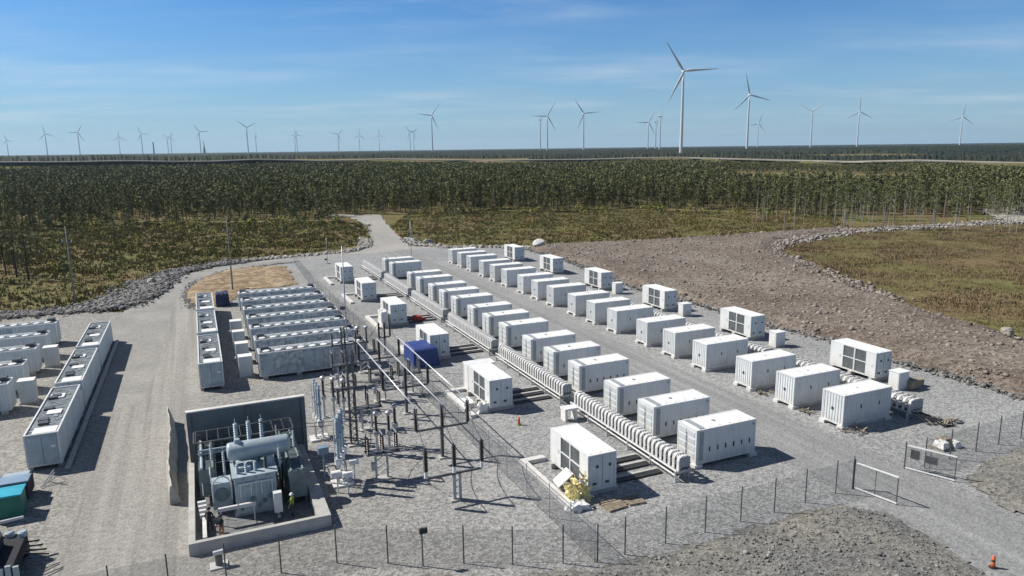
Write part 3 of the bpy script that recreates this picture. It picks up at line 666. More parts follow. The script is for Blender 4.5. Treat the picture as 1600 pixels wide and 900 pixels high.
for i in range(18):
    g, j = divmod(i, 3); o = rproto if i == 0 else copy_tree(rproto); o.location = (RO[0], RO[1]+PER*g+OFF[j], 0)
    tag(o, 'white ribbed battery container on corner blocks, %s %s the right row' % (ORD[i], 'to the camera in' if i == 0 else 'from the near end of'), 'container', 'ribbed battery containers in the right row')
# ------------------------------------------------------------------ inverter stations (long side open to the left)
def make_station():
    W, Ls, H, Z = 2.44, 6.06, 2.8, .45           # x across, y along the row
    r = empty('inverter_station', (0,0,0)); frame_mb(W, Ls, Z, H).build('frame', 'white', r)
    walls_mb(W, Ls, Z, H, 'sne', pitch=.3, depth=.045).build('wall', 'oldwall', r); roof_mb(W, Ls, Z+H, 3).build('roof', 'roofw', r)
    for a, b in ((.14, 1.2), (4.35, 5.92)):
        p = MB(); p.box(.005, a, Z+.16, .06, b, Z+H-.12); q = p.build('side_panel', 'white', r)
        h = MB(); h.box(-.02, a+.2, Z+1.2, .004, a+.45, Z+1.55); h.build('side_hatch', 'louver', q)
    for a, b in ((1.22, 2.74), (2.82, 4.33)):
        p = MB(); p.box(.07, a, Z+.2, .12, b, Z+H-.2); w = p.build('grille', 'mesh_dark', r)
        f = MB(); f.box(.0, a, Z+1.42, .068, b, Z+1.5); f.box(.0, a-.02, Z+.16, .068, a+.05, Z+H-.12); f.box(.0, b-.05, Z+.16, .068, b+.02, Z+H-.12); f.build('grille_frame', 'white', w)
    for x0 in (.16, 1.24):
        d = MB(); d.corr((x0, -.012), (x0+1.04, -.012), Z+.17, Z+H-.13, .03, .35, (0, 1)); dd = d.build('end_door', 'oldwall', r)
        k = MB(); k.box(x0+.25, -.05, Z+.45, x0+.55, -.014, Z+.62); k.box(x0+.55, -.05, Z+1.75, x0+.72, -.014, Z+1.95); k.build('door_vent', 'slit', dd)
    for y in (.2, 2.9, 5.4): s = MB(); s.box(-.25, y, -.04, W+.25, y+.4, .445); s.build('footing', 'concrete', r)
    return r
sproto = make_station(); PV = [42.3+19.12*i for i in range(6)]
def kerb(V0):
    m_ = MB(); m_.box(0, 0, -.05, .55, 8.2, .32); m_.box(.55, 7.6, -.05, 2.2, 8.2, .32); o = m_.build('foundation_kerb', 'conc_pale', None, (22.35, V0, 0)); return o
desc = ['nearest to the camera with yellow film at its corner', 'second along the cable trestle, with a white awning panel behind it', 'third along the cable trestle, beside the blue tarpaulin stack', 'fourth along the cable trestle, hung with white sheets', 'fifth along the cable trestle, small in the distance', 'sixth and farthest along the cable trestle, near the road bend']
for i, V0 in enumerate(PV):
    o = sproto if i == 0 else copy_tree(sproto); o.location = (24.5, V0, 0)
    tag(o, 'white inverter station '+desc[i], 'transformer station', 'inverter stations left of the cable trestle')
for i in (0, 1, 2, 3, 4, 5):
    o = kerb(PV[i]-.6); tag(o, 'pale concrete kerb along the open side of the inverter station %s' % ('wrapped in yellow film', 'with a white awning panel', 'beside the blue tarpaulin', 'hung with white sheets', 'second from the road bend', 'nearest the road bend')[i], 'kerb', 'foundation kerbs')
QV = [51.7+19.05*i for i in range(6)]
for i, V0 in enumerate(QV):
    o = copy_tree(sproto); o.location = (65.45, V0, 0)
    tag(o, 'white station with dark grilles along the gravel bank, %s %s' % (ORD[i], 'to the camera' if i == 0 else 'from the near end'), 'transformer station', 'stations along the gravel bank')
# cabinets beside the right stations
def make_cabinet(name, w, d, h, body, fin, z=.15):
    r = empty(name, (0,0,0)); m_ = MB(); m_.box(0, 0, z, w, d, h+z); b = m_.build('body', body, r)
    f = MB()
    for i in range(int(d/.16)): f.box(w, .08+i*.16, z+.2, w+.12, .14+i*.16, z+h-.15)
    f.build('cooling_fin', fin, b); q = MB(); q.box(-.02, .1, z+.12, 0, d-.1, z+h-.12); q.build('door', body, r)
    l = MB(); l.box(-.06, -.06, z+h, w+.1, d+.06, z+h+.06); l.build('lid', 'roofw', r); p = MB(); p.box(-.1, -.1, -.03, w+.2, d+.1, z-.002); p.build('plinth', 'concrete', r); return r
cproto = make_cabinet('switch_cabinet', 1.5, 1.2, 1.75, 'white', 'oldwall')
for i, V0 in enumerate(QV[:4]):
    o = cproto if i == 0 else copy_tree(cproto); o.location = (66.0 if i else 65.3, V0-(4.0 if i else 3.0), 0)
    tag(o, 'small white finned cabinet beside the %s right hand station by the gravel bank' % ('nearest', 'second', 'third', 'fourth')[i], 'cabinet', 'finned cabinets by the bank stations')
# ------------------------------------------------------------------ cable trestles with arched hoops
def hoop_mb(w=1.05, h=1.15, z0=.85, dv=.40, t=.07):
    prof = [(0, z0), (0, z0+h*.72), (w*.08, z0+h*.9), (w*.25, z0+h), (w*.75, z0+h), (w*.92, z0+h*.9), (w, z0+h*.72), (w, z0)]
    inner = [(t, z0), (t, z0+h*.70), (w*.08+t*.8, z0+h*.9-t*.7), (w*.25, z0+h-t), (w*.75, z0+h-t), (w*.92-t*.8, z0+h*.9-t*.7), (w-t, z0+h*.70), (w-t, z0)]
    mb = MB(); n = len(prof); vs = [(x, y, z) for y in (0, dv) for x, z in prof]+[(x, y, z) for y in (0, dv) for x, z in inner]; fs = []
    for i in range(n-1): fs += [(i, i+1, n+i+1, n+i), (2*n+i, 3*n+i, 3*n+i+1, 2*n+i+1), (i, 2*n+i, 2*n+i+1, i+1), (n+i, n+i+1, 3*n+i+1, 3*n+i)]
    return mb.add(vs, fs)
def make_trestle(length, nh, single, w, name, z0=.85, h=1.15, rail=True):
    r = empty(name, (0,0,0)); st = length/nh; hm = hoop_mb(w, h, z0, st*(.52 if rail else .36), .06)
    if single:
        for i in range(nh): link('cable_hoop', MEH(hm, w, h, nh), r, (.25, i*st, 0))
    else:
        mb = MB()
        for i in range(nh):
            o = len(mb.v); mb.v += [(x+.25, y+i*st, z) for x, y, z in hm.v]; mb.f += [tuple(k+o for k in f) for f in hm.f]
        tag(mb.build('hoop_row', 'hoop', r), kind='stuff')
    c = MB()
    for k in range(6): c.tube((.45+k*(w-.4)/5, -.1, z0+.12+.1*(k % 2)), (.45+k*(w-.4)/5, length, z0+.12+.1*(k % 2)), .07, n=6)
    c.build('power_cable', 'dark', r)
    t = MB(); t.box(.2, 0, z0-.1, .3+w, length, z0-.01)
    for i in range(6): y = (length-.2)*i/5; t.box(.18, y, z0-.2, .32+w, y+.1, z0-.101)
    t.build('cable_tray', 'galv', r)
    if rail:
        a = MB(); a.bar((0, -.05, z0+.05), (0, length, z0+.05), .09); a.bar((0, -.05, z0-.32), (0, length, z0-.32), .08); a.build('handrail', 'film', r)
    lm = MB(); lm.box(-.06, -.06, -.05, .06, .06, z0+.0); lm.bar((.06, 0, .1), (w*.5, 0, z0-.2), .05); lm.box(w+.2, -.06, -.05, w+.32, .06, z0-.2); lm.box(-.2, -.16, -.06, .2, .16, .06); lme = lm.me('leg', 'galv')
    for i in range(6): link('leg', lme, r, (0, (length-.2)*i/5+.05, 0))
    e = MB(); e.box(.28, -.05, z0, .22+w, -.01, z0+h*.93); e.build('end_plate', 'greyp', r); return r
_hm = {}
def MEH(hm, w, h, nh):
    if (w, h, nh) not in _hm: _hm[(w, h, nh)] = hm.me('cable_hoop', 'hoop')
    return _hm[(w, h, nh)]
ta = make_trestle(16.9, 30, True, 1.05, 'cable_trestle'); tb = make_trestle(16.9, 30, False, 1.05, 'cable_trestle'); fa = fb_ = True
for i in range(6):
    if i < 3: o = ta if fa else copy_tree(ta); fa = False
    else: o = tb if fb_ else copy_tree(tb); fb_ = False
    o.location = (31.85, 41.6+19.02*i, 0)
    tag(o, 'white hooped cable trestle beside the left container row, %s' % ('nearest section to the camera', 'second section away', 'third section away', 'fourth section away', 'fifth section away', 'farthest section by the road')[i], 'cable trestle', 'hooped cable trestles left of the rows')
ra = make_trestle(16.2, 26, True, 1.7, 'cable_trestle', .8, 1.2, False); rb = make_trestle(16.2, 26, False, 1.7, 'cable_trestle', .8, 1.2, False); fa = fb_ = True
for i in range(6):
    if i < 3: o = ra if fa else copy_tree(ra); fa = False
    else: o = rb if fb_ else copy_tree(rb); fb_ = False
    o.location = (58.75, 42.6+19.02*i, 0)
    tag(o, 'low hooped cable trestle behind the right container row, %s' % ('nearest section to the camera', 'second section away', 'third section away', 'fourth section away', 'fifth section away', 'farthest section')[i], 'cable trestle', 'low cable trestles behind the right row')
# bundled cables between the trestle and the stations: open trench ducts
for i, V0 in enumerate(PV):
    m_ = MB()
    for k in (0, 1.6, 3.0): m_.box(0, k, -.02, 4.6, k+.55, .14)
    o = m_.build('duct_cover', 'dark', None, (27.25, V0+1.0, 0)); tag(o, 'dark cable ducts on the gravel right of the inverter station, %s group from the camera' % ('first', 'second', 'third', 'fourth', 'fifth', 'sixth')[i], 'cable duct', 'cable ducts to the trestle')
    m_ = MB()
    for k in (.56, 2.16, 3.56): m_.box(0, k, .02, 4.5, k+.3, .2)
    m_.build('duct_edge', 'concrete', o)
# ------------------------------------------------------------------ older 12 m containers with rooftop units
BL = 12.19
def make_old(kind):
    r = empty('storage_container', (0,0,0)); H, Z = 2.75, .35
    frame_mb(BL, CW, Z, H).build('frame', 'white', r); walls_mb(BL, CW, Z, H, 'snwe', pitch=.32, depth=.045).build('wall', 'mottle' if kind == 'cross' else 'oldwall', r)
    up = 0 if kind == 'end' else .08
    m_ = MB(); m_.box(.12, .12, Z+H-.16+up, BL-.12, CW-.12, Z+H-.1+up); m_.build('roof', 'oldroof' if kind == 'end' else 'oldroof2', r); q = random.Random(5 if kind == 'end' else 9); zt = Z+H-.1+up
    if kind == 'end':
        for a, b, c, d in ((.2, 1.5, .2, CW-.55), (4.6, 5.6, .5, 1.6), (8.9, 10.0, .9, 2.1)):
            p = MB(); p.box(a, c, zt, b, d, zt+.11); p.build('roof_plate', 'roofw', r)
        for x in (2.2, 3.0, 5.8, 8.8, 9.2): p = MB(); y = q.uniform(.4, 1.5); p.box(x, y, zt, x+.6, y+.7, zt+.2); p.build('roof_unit', 'steel_dk', r)
        g = MB()
        for i in range(26): x = .4+i*.44; y = q.uniform(.25, 1.9); g.box(x, y, zt-.001, x+q.uniform(.1, .35), y+q.uniform(.1, .4), zt+.06)
        g.build('roof_grating', 'greyp', r)
        for x0 in (.16, 1.24): d = MB(); d.box(-.02, x0, Z+.17, .03, x0+1.04, Z+H-.13); dd = d.build('end_door', 'trafo', r)
        p = MB(); p.box(-.05, .3, Z+1.5, -.02, .62, Z+1.72); p.build('door_plate', 'roofw', dd)
    else:
        for i in range(9):
            x = .6+i*1.28
            p = MB(); p.lathe((x+.3, .66, zt+.02), [(.40, 0), (.40, .08), (.33, .11)], 12); p.build('roof_fan', 'roofw', r)
        s = MB(); s.box(.2, .16, zt, BL-.2, 1.2, zt+.021); s.build('cable_channel', 'steel_dk', r)
        g = MB()
        for i in range(40): x = .3+q.random()*11.3; y = q.uniform(1.25, 2.1); g.box(x, y, zt, x+q.uniform(.15, .6), y+q.uniform(.08, .25), zt+q.uniform(.03, .09))
        g.build('roof_fitting', 'louver', r)
        for x in (.35, 11.0): p = MB(); p.box(x, 1.2, zt, x+.85, 2.2, zt+.4); p.build('roof_unit', 'steel_dk', r)
        for x in (.4, 4.9, 6.1): p = MB(); p.box(x, -.015, Z+.3, x+1.0, .04, Z+H-.35); p.build('side_door', 'trafo', r)
    f = MB()
    for x in (.3, 4, 8, 11.3):
        for y in (.0, CW-.35): f.box(x, y, -.05, x+.55, y+.35, Z-.003)
    f.build('footing', 'concrete', r); return r
op = make_old('cross'); oleft = make_old('left'); first = True; firstl = True
NB = ['nearest to the transformer wall', 'second from the transformer wall', 'third from the transformer wall', 'fourth from the transformer wall', 'fifth from the transformer wall', 'second from the bare soil patch', 'nearest the bare soil patch']
for i in range(7):
    o = op if first else copy_tree(op); first = False; o.location = (4.95+.08*(i % 2), 82.1+i*6.25, 0)
    tag(o, 'long white container with roof fans in the central block, '+NB[i], 'container', 'fan topped containers in the central block')
for i in range(5):
    o = oleft if firstl else copy_tree(oleft); firstl = False; o.location = (-18.6-BL, 82.0+i*7.05, 0)
    tag(o, 'long white container at the left frame edge, '+('nearest of the stepped block', 'second of the stepped block', 'middle one of the stepped block', 'fourth of the stepped block', 'farthest and longest in view')[i], 'container', 'stepped containers at the left frame edge')
oe = make_old('end'); first = True
for i, (u, v) in enumerate([(-11.95, 65.4), (-11.95, 80.1), (-11.95, 94.8), (1.15, 80.8), (1.15, 95.6), (1.15, 110.4)]):
    o = oe if first else copy_tree(oe); first = False; o.location = (u, v, 0); o.rotation_euler.z = R(90); o.scale.x = 1.085
    tag(o, 'grey roofed container laid lengthwise '+('left of the gravel lane, nearest the camera', 'left of the gravel lane, middle of three', 'left of the gravel lane, farthest of three', 'right of the gravel lane, nearest the firewall', 'right of the gravel lane, middle of three', 'right of the gravel lane, beside the navy tarpaulin')[i], 'container', 'lengthwise containers along the gravel lane')
for i, (u, v) in enumerate([(-11.95, 78.9), (-11.95, 93.6), (-11.95, 108.3), (1.15, 94.3), (1.15, 109.1)]):
    m_ = MB(); m_.box(u-2.36, v, .05, u-.1, v+1.1, 2.2); o = m_.build('link_cabinet', 'oldwall'); tag(o, 'grey cabinet filling the gap between lengthwise containers, '+('nearest in the left strip', 'middle in the left strip', 'far end of the left strip', 'nearest in the lane strip', 'farther in the lane strip')[i], 'cabinet', 'link cabinets between lengthwise containers')
    q = random.Random(i); m_ = MB()
    for k in range(7): m_.box(u-2.25+.3*k, v+.1, 2.203, u-2.08+.3*k, v+1.0, 2.3)
    m_.build('cooling_fins', 'greyp', o)
# plank walk beside the left strip
m_ = MB(); m_.box(-11.65, 64.5, .1, -11.3, 108.5, .28)
for v in np.arange(65, 108, 3.4): m_.box(-11.6, v, -.05, -11.35, v+.2, .099)
tag(m_.build('cable_channel', 'concrete'), 'long low concrete cable channel beside the left strip of containers', 'cable channel')
c2 = make_cabinet('control_cabinet', 1.35, 1.2, 2.25, 'oldwall', 'louver')
for i, (u, v, n_) in enumerate([(2.9, 84, 'behind the firewall'), (2.9, 90.2, 'between the lane strip and the central block, second back'), (2.9, 96.6, 'between the lane strip and the central block, third back'), (2.9, 103, 'between the lane strip and the central block, fourth back'), (-18.4, 84.7, 'in the left frame block, nearest'), (-18.4, 98.8, 'in the left frame block, farther')]):
    o = c2 if i == 0 else copy_tree(c2); o.location = (u, v, 0); tag(o, 'pale upright control cabinet '+n_, 'cabinet', 'control cabinets between old containers')
# ------------------------------------------------------------------ power transformer in its bund
w = MB(); w.box(-2.15, 59.75, -.1, 6.9, 60.12, 4.95); fw = w.build('firewall', 'conc_dk'); tag(fw, 'tall dark grey concrete firewall behind the power transformer', 'wall')
c_ = MB(); c_.box(-2.25, 59.7, 4.953, 7.0, 60.17, 5.06); c_.build('coping', 'conc_pale', fw)
for x in (-2.2, 2.3, 6.65): c_ = MB(); c_.box(x, 59.6, -.1, x+.3, 59.747, 4.9); c_.build('wall_post', 'conc_dk', fw)
b_ = MB(); b_.box(-2.35, 46.3, -.1, 6.6, 46.62, .85); b_.box(-2.35, 46.621, -.1, -1.95, 59.59, .85); b_.box(5.75, 46.621, -.1, 6.6, 59.59, .85)
bw_ = b_.build('bund_wall', 'concrete'); tag(bw_, 'low concrete bund wall around the power transformer', 'bund wall')
c_ = MB(); c_.box(-1.5, 47.0, -.05, -1.25, 51.5, .75); c_.build('inner_kerb', 'conc_pale', bw_)
fl = sheet('bund_floor', [(-1.95,46.6),(5.75,46.6),(5.75,59.6),(-1.95,59.6)], .05, 'conc_floor')
T = empty('power_transformer', (0,0,0)); tag(T, 'large blue grey power transformer with cylindrical oil conservator and bushings', 'transformer')
t = MB(); t.box(.75, 50.1, .35, 3.5, 54.2, 3.0); t.box(.6, 49.95, 3.003, 3.65, 54.35, 3.12)
for x in (1.3, 2.1, 2.9): t.box(x, 49.98, .5, x+.12, 50.097, 2.9)
t.box(.6, 50.3, .05, 3.6, 50.8, .347); t.box(.6, 53.5, .05, 3.6, 54, .347); tank = t.build('tank', 'trafo', T)
t = MB(); t.lathe((0,0,0), [(.35,0),(.62,.08),(.66,.2),(.66,4.15),(.62,4.28),(.35,4.36)], 18)
cv = t.build('conservator', 'trafo', T, (.45, 52.3, 4.15), 0, True); cv.rotation_euler = (0, R(90), 0)
t = MB()
for x in (.9, 2.6, 4.2): t.bar((x, 52.3, 3.1), (x, 52.3, 3.5), .16)
for x in (4.3,): t.bar((x, 52.0, .06), (x, 52.0, 3.5), .14); t.bar((x, 52.7, .06), (x, 52.7, 3.5), .14)
t.build('conservator_support', 'trafo_dk', T)
t = MB(); t.tube((1.2, 52.3, 4.75), (1.2, 52.3, 5.05), .28, .2, 10); t.build('breather_cap', 'trafo', T)
for x, y, h in ((1.2, 53.5, 2.2), (2.1, 53.6, 2.2), (3.0, 53.6, 2.2)):
    t = MB(); t.lathe((x, y, 3.12), [(.3,0),(.3,.45),(.22,.5)], 10); bs = t.build('bushing_turret', 'trafo', T); t = MB(); t.insulator((x, y, 3.62), h, .17, 9); t.tube((x, y, 3.6+h), (x, y, 3.95+h), .03, n=6); t.build('bushing', 'insul_gr', bs)
for i, (x, y, h) in enumerate(((1.0, 50.7, .7), (1.6, 50.7, .7), (2.2, 50.7, .7), (2.9, 50.8, .9))):
    t = MB(); t.insulator((x, y, 3.12), h, .13, 8); t.build('low_bushing', 'insul_gr' if i < 3 else 'insul', T)
for k, x0 in enumerate((-1.6, 4.35)):
    for b0 in (53.2, 55.4, 57.5) if k == 0 else (50.2, 52.6, 55.0, 57.3):
        t = MB()
        for j in range(12): t.box(x0+.05, b0+j*.15, .7, x0+1.25, b0+j*.15+.07, 2.75)
        t.tube((x0+.25, b0-.05, 2.8), (x0+.25, b0+1.8, 2.8), .09, n=7); t.tube((x0+1.05, b0-.05, 2.8), (x0+1.05, b0+1.8, 2.8), .09, n=7); t.tube((x0+.25, b0-.05, .66), (x0+.25, b0+1.8, .66), .08, n=7)
        for lx in (x0+.1, x0+1.1): t.box(lx, b0+.1, .05, lx+.1, b0+.2, .62); t.box(lx, b0+1.5, .05, lx+.1, b0+1.6, .62)
        t.build('radiator', 'trafo_dk', T)
t = MB()
for z in (3.1, 3.35): t.tube((-1.5, 55.4, z), (.9, 55.4, z), .09, n=8)
t.tube((-1.3, 53.1, 2.9), (-1.3, 58.5, 2.9), .1, n=8); t.tube((.9, 54.1, 2.5), (.9, 58.8, 2.5), .12, n=8); t.tube((2.2, 54.2, 2.2), (2.2, 58.6, 2.2), .1, n=8); t.tube((3.5, 53, 2.7), (4.6, 53, 2.7), .1, n=8); t.tube((2.6, 52.3, 3.1), (2.6, 52.3, 3.6), .08, n=7)
t.build('oil_pipe', 'trafo', T)
t = MB()                                        # front left cooler with its arched pipe
t.box(-.75, 51.4, .35, .55, 52.6, 2.3); cl = t.build('cooler', 'trafo', T)
t = MB(); pr = [(-.72+.02, 51.3, 1.0)]+[(-.08-.62*math.cos(a), 51.3, 2.1+.75*math.sin(a)) for a in np.linspace(0, math.pi, 9)]+[(.54, 51.3, 1.0)]
for a, b in zip(pr, pr[1:]): t.tube(a, b, .06, n=6)
t.build('arched_pipe', 'alu', cl); t = MB(); t.lathe((0,0,0), [(.5,0),(.5,.1),(.42,.12)], 14); fn = t.build('fan', 'trafo_dk', cl, (-.1, 51.39, 1.45)); fn.rotation_euler = (R(90), 0, 0)
t = MB()
for i in range(4): t.box(-1.75+.04*i, 51.2-i*.42, 1.0-.12*i, -1.2+.04*i, 51.45-i*.42, 1.25-.12*i)
t.build('cable_gland_box', 'conc_pale', T)
t = MB()
for x in (-1.6, -1.0, -.4): t.bar((x, 58.9, .06), (x, 58.9, 3.3), .09)
for z in (1.2, 2.2, 3.3): t.bar((-1.6, 58.9, z), (3.4, 58.9, z), .08)
for x in (.4, 1.4, 2.4, 3.4): t.bar((x, 58.9, .06), (x, 58.9, 3.3), .09)
t.build('pipe_rack', 'steel_dk', T)
t = MB(); t.box(-.45, 49.3, 1.15, 2.0, 49.5, 1.4); t.bar((-.3, 49.4, .05), (-.3, 49.4, 1.15), .08); t.bar((1.85, 49.4, .05), (1.85, 49.4, 1.15), .08); t.build('cable_trunking', 'conc_pale', T)
t = MB(); t.box(3.15, 48.75, .55, 3.7, 49.2, 2.0); t.bar((3.4, 49, .05), (3.4, 49, .55), .12); k_ = t.build('control_box', 'white', T); t = MB(); t.tube((3.42, 48.72, .42), (3.42, 48.72, .2), .12, n=8); t.build('cable_coil', 'greyp', k_)
t = MB()
for i in range(9): t.tube((3.75+.05*i, 50.6+.25*i, .4), (3.8+.05*i, 50.6+.25*i, 2.9-.05*i), .045, n=5)
t.build('cable_riser', 'dark', T)
for k, (x, y, z, h) in enumerate(((.2, 53.2, 2.3, 1.6), (-.6, 54.6, 2.9, 1.2), (3.9, 51.2, 2.4, 1.9), (5.3, 54.4, 2.9, 1.3))):
    t = MB(); t.insulator((x, y, z), h, .11, 7); t.tube((x, y, z-.5), (x, y, z), .08, n=6); t.tube((x, y, z+h), (x, y, z+h+.3), .02, n=5); t.build('surge_arrester', 'insul_gr', T)
t = MB(); q = random.Random(31)
for i in range(14):
    a = Vector((q.uniform(-1.4, 5.4), q.uniform(50.4, 58.6), q.uniform(.4, 3.6))); ax = q.randrange(3); d = Vector((0,0,0)); d[ax] = q.uniform(.8, 2.6); b = a+d; t.tube(a, b, q.choice((.03, .05, .07)), n=6)
    if ax < 2: c = b+Vector((0,0,-min(1.2, b.z-.1))); t.tube(b, c, .04, n=6)
t.build('small_pipework', 'alu', T)
t = MB()
for x in (-1.75, .2, 3.9, 5.5): t.bar((x, 55.9, .06), (x, 55.9, 3.8), .1)
for z in (2.9, 3.8): t.bar((-1.75, 55.9, z), (5.5, 55.9, z), .1); t.bar((-1.75, 58.3, z), (5.5, 58.3, z), .1)
for x in (-1.75, 5.5): t.bar((x, 55.9, 3.8), (x, 58.3, 3.8), .1); t.bar((x, 58.3, .06), (x, 58.3, 3.8), .1)
for k in range(9): t.bar((-1.6+.8*k, 55.95, 3.87), (-1.6+.8*k, 58.25, 3.87), .05)
t.build('support_frame', 'steel_dk', T)
t = MB()
for i in range(6): t.box(1.0+.38*i, 49.93, .6+.3*(i % 3), 1.22+.38*i, 50.07, .85+.3*(i % 3))
t.build('valve_box', 'trafo_dk', T); t = MB(); t.tube((.95, 50.0, 2.55), (3.3, 50.0, 2.55), .06, n=6); [t.tube((1.1+.7*i, 50.0, 2.5), (1.1+.7*i, 50.0, 1.6), .035, n=5) for i in range(4)]; t.build('gauge_pipe', 'alu', T)
t = MB(); t.box(1.2, 52.9, 3.123, 3.2, 54.1, 3.45); t.build('top_cover', 'trafo', T); t = MB(); t.box(1.0, 50.9, 3.123, 1.9, 51.4, 3.4); t.build('relay_box', 'trafo', T); t = MB(); t.lathe((3.25, 51.6, 3.12), [(.3,0),(.3,.5),(.2,.62)], 10); t.build('tap_changer', 'trafo', T)
t = MB(); q = random.Random(12)
for i in range(26): x, y = q.uniform(-.9, 2.6), q.uniform(46.9, 47.5); s = q.uniform(.08, .22); t.box(x, y, .05, x+s*1.6, y+s, .06+s)
tag(t.build('scrap_blocks', 'conc_pale'), 'loose pale packing blocks along the inside of the bund wall', 'debris', kind='stuff')
# wavy sheet along the lane beside the firewall
xs = np.linspace(54.3, 72.4, 60); mb = MB(); prof = [(-.42, .02), (-.36, .9), (-.28, 1.5), (-.16, 1.52), (.05, .9), (.3, .02)]
for i, v in enumerate(xs):
    o_x = -3.3-(v-54.3)*.035+.10*math.sin(v*.4)+.025*math.sin(v*2.1); hh = 1.02+.03*math.sin(v*.9)
    mb.v += [(o_x+px_*(1+.06*math.sin(v*3+z_)), v, z_*hh) for px_, z_ in prof]
n = len(prof)
for i in range(len(xs)-1):
    for j in range(n-1): mb.f.append((i*n+j, i*n+j+1, (i+1)*n+j+1, (i+1)*n+j))
mb.f += [tuple(range(n)), tuple(range((len(xs)-1)*n, len(xs)*n))[::-1]]; mb.mi = [0]*len(mb.f)
tag(mb.build('geotextile_bank', 'tarpbr'), 'wavy ridge of weathered sheeting along the lane left of the firewall', 'sheeting')
r0 = empty('rubble_heap', (-1.2, 62.5, 0)); tag(r0, 'dark heap of planks and rubble behind the firewall', 'heap'); t = MB(); q = random.Random(4)
for i in range(30): x, y = q.uniform(-1.2, 2.2), q.uniform(-.7, .9); t.bar((x, y, q.uniform(0,.25)), (x+q.uniform(.4,1.4), y+q.uniform(-.3,.3), q.uniform(.05,.4)), .14, .1)
t.build('plank', 'wood', r0); t = MB(); t.box(1.0, .9, 0, 6.6, 1.35, .35); t.build('beam', 'conc_pale', r0)
# ------------------------------------------------------------------ switchyard
def post_ins(name, U, V, zb, h, r, mt, parent): 
    t = MB(); t.insulator((U, V, zb), h, r, 8); t.tube((U, V, zb+h), (U, V, zb+h+.14), .05, n=6); return t.build(name, mt, parent)
def support(V, Us, Uc, zb, h, label, white=False, two=False, r=.19):
    o = empty('insulator_support', (Uc, V, 0)); tag(o, label, 'insulator stand', 'insulator stands of the switchyard')
    t = MB(); t.bar((0, 0, -.1), (0, 0, zb-.08), .24)
    if two: t.bar((.45, 0, -.1), (.45, 0, zb-.08), .2); [t.bar((0, 0, .3+k*.5), (.45, 0, .7+k*.5), .05) for k in range(int(zb*2)-1)]
    t.build('column', 'steel_dk' if not white else 'galv', o)
    t = MB(); t.bar((Us[0]-Uc, 0, zb), (Us[-1]-Uc, 0, zb), .15); t.build('crossbeam', 'steel_dk', o); t = MB(); t.box(-.35, -.35, -.06, .35, .35, .12); t.build('footing', 'concrete', o)
    for u in Us:
        if white: t = MB(); t.tube((u-Uc, 0, zb+.08), (u-Uc, 0, zb+.55), .17, .13, 8); t.build('base_can', 'film', o); post_ins('insulator', u-Uc, 0, zb+.55, h, r, 'insul', o)
        else: post_ins('insulator', u-Uc, 0, zb+.08, h, r, 'insul', o)
    return o
BU = (14.85, 17.1, 19.35); ZB = 4.75
support(53.6, BU, 17.05, 2.7, 1.9, 'dark steel stand with three black insulators ending the busbars')
support(64.8, BU, 17.1, 2.7, 1.9, 'dark steel stand with three black insulators midway under the busbars')
support(75.6, BU, 17.1, 2.7, 1.9, 'dark steel stand with three black insulators at the far busbar end')
support(46.2, (13.4, 15.55, 17.7), 15.5, 2.1, 1.65, 'front dark stand with three black insulators on white cans', True, True)
support(86.2, (19.6, 20.3, 21.0), 20.3, 2.2, 1.8, 'far stand with three insulators near the blue tarpaulin stack', False, False, .17)
for i, u in enumerate(BU):
    t = MB(); t.tube((u, 53.3, ZB), (u, 76.3, ZB), .055, n=8); o = t.build('busbar', 'alu', None, (0,0,0), 0, True); tag(o, 'long pale aluminium busbar tube, %s' % ('leftmost of the three', 'middle of the three', 'rightmost of the three')[i], 'busbar', 'busbar tubes of the switchyard')
    t = MB(); a, b = Vector((u, 53.6, ZB-.08)), Vector((13.4+2.15*i, 46.2, 4.45)); prev = a
    for k in range(1, 9): s = k/8; p = a.lerp(b, s); p.z -= .55*math.sin(math.pi*s); t.tube(prev, p, .028, n=5, cap=False); prev = p
    tag(t.build('jumper_cable', 'dark'), 'dark sagging jumper cable from the %s busbar end to the front stand' % ('left', 'middle', 'right')[i], 'cable', 'jumper cables at the front stand')
    t = MB(); a, b = Vector((u, 76.1, ZB-.08)), Vector((19.6+.7*i, 86.2, 4.2)); prev = a
    for k in range(1, 9): s = k/8; p = a.lerp(b, s); p.z -= .7*math.sin(math.pi*s); t.tube(prev, p, .028, n=5, cap=False); prev = p
    tag(t.build('jumper_cable', 'dark'), 'thin cable from the %s busbar to the far insulator stand' % ('left', 'middle', 'right')[i], 'cable', 'jumper cables at the far stand')
def disconnector(U, V, label, z=2.35, brown=False):
    o = empty('disconnector', (U, V, 0)); tag(o, label, 'disconnector', 'disconnectors of the switchyard')
    t = MB()
    for x in (-.35, .55): t.bar((x, 0, -.1), (x, 0, z-.1), .16)
    for k in range(3): t.bar((-.35, 0, .3+k*.6), (.55, 0, .9+k*.6), .06)
    t.build('leg_frame', 'galv', o); t = MB(); t.box(-1.1, -.5, z-.1, 1.5, .5, z); t.build('platform', 'steel_dk', o)
    for x, y in ((-.95, -.3), (.2, -.3), (1.3, -.3), (-.95, .35), (.2, .35), (1.3, .35)): post_ins('insulator', x, y, z, 1.25, .13, 'insul_br' if brown and y > 0 else 'insul', o)
    t = MB()
    for x in (-.95, .2, 1.3): t.bar((x, -.35, z+1.42), (x, .6, z+1.42), .07)
    t.bar((-.95, -.5, z+.2), (1.3, -.5, z+.2), .05); t.build('contact_arm', 'galv', o)
    t = MB(); t.box(-.7, -.22, .9, -.36, .15, 1.5); t.build('drive_box', 'galv', o); t = MB(); t.box(-.6, -.4, -.05, .8, .4, .1); t.build('footing', 'concrete', o); return o
disconnector(11.4, 51.9, 'front disconnector on two galvanised legs right of the transformer', 2.35, True)
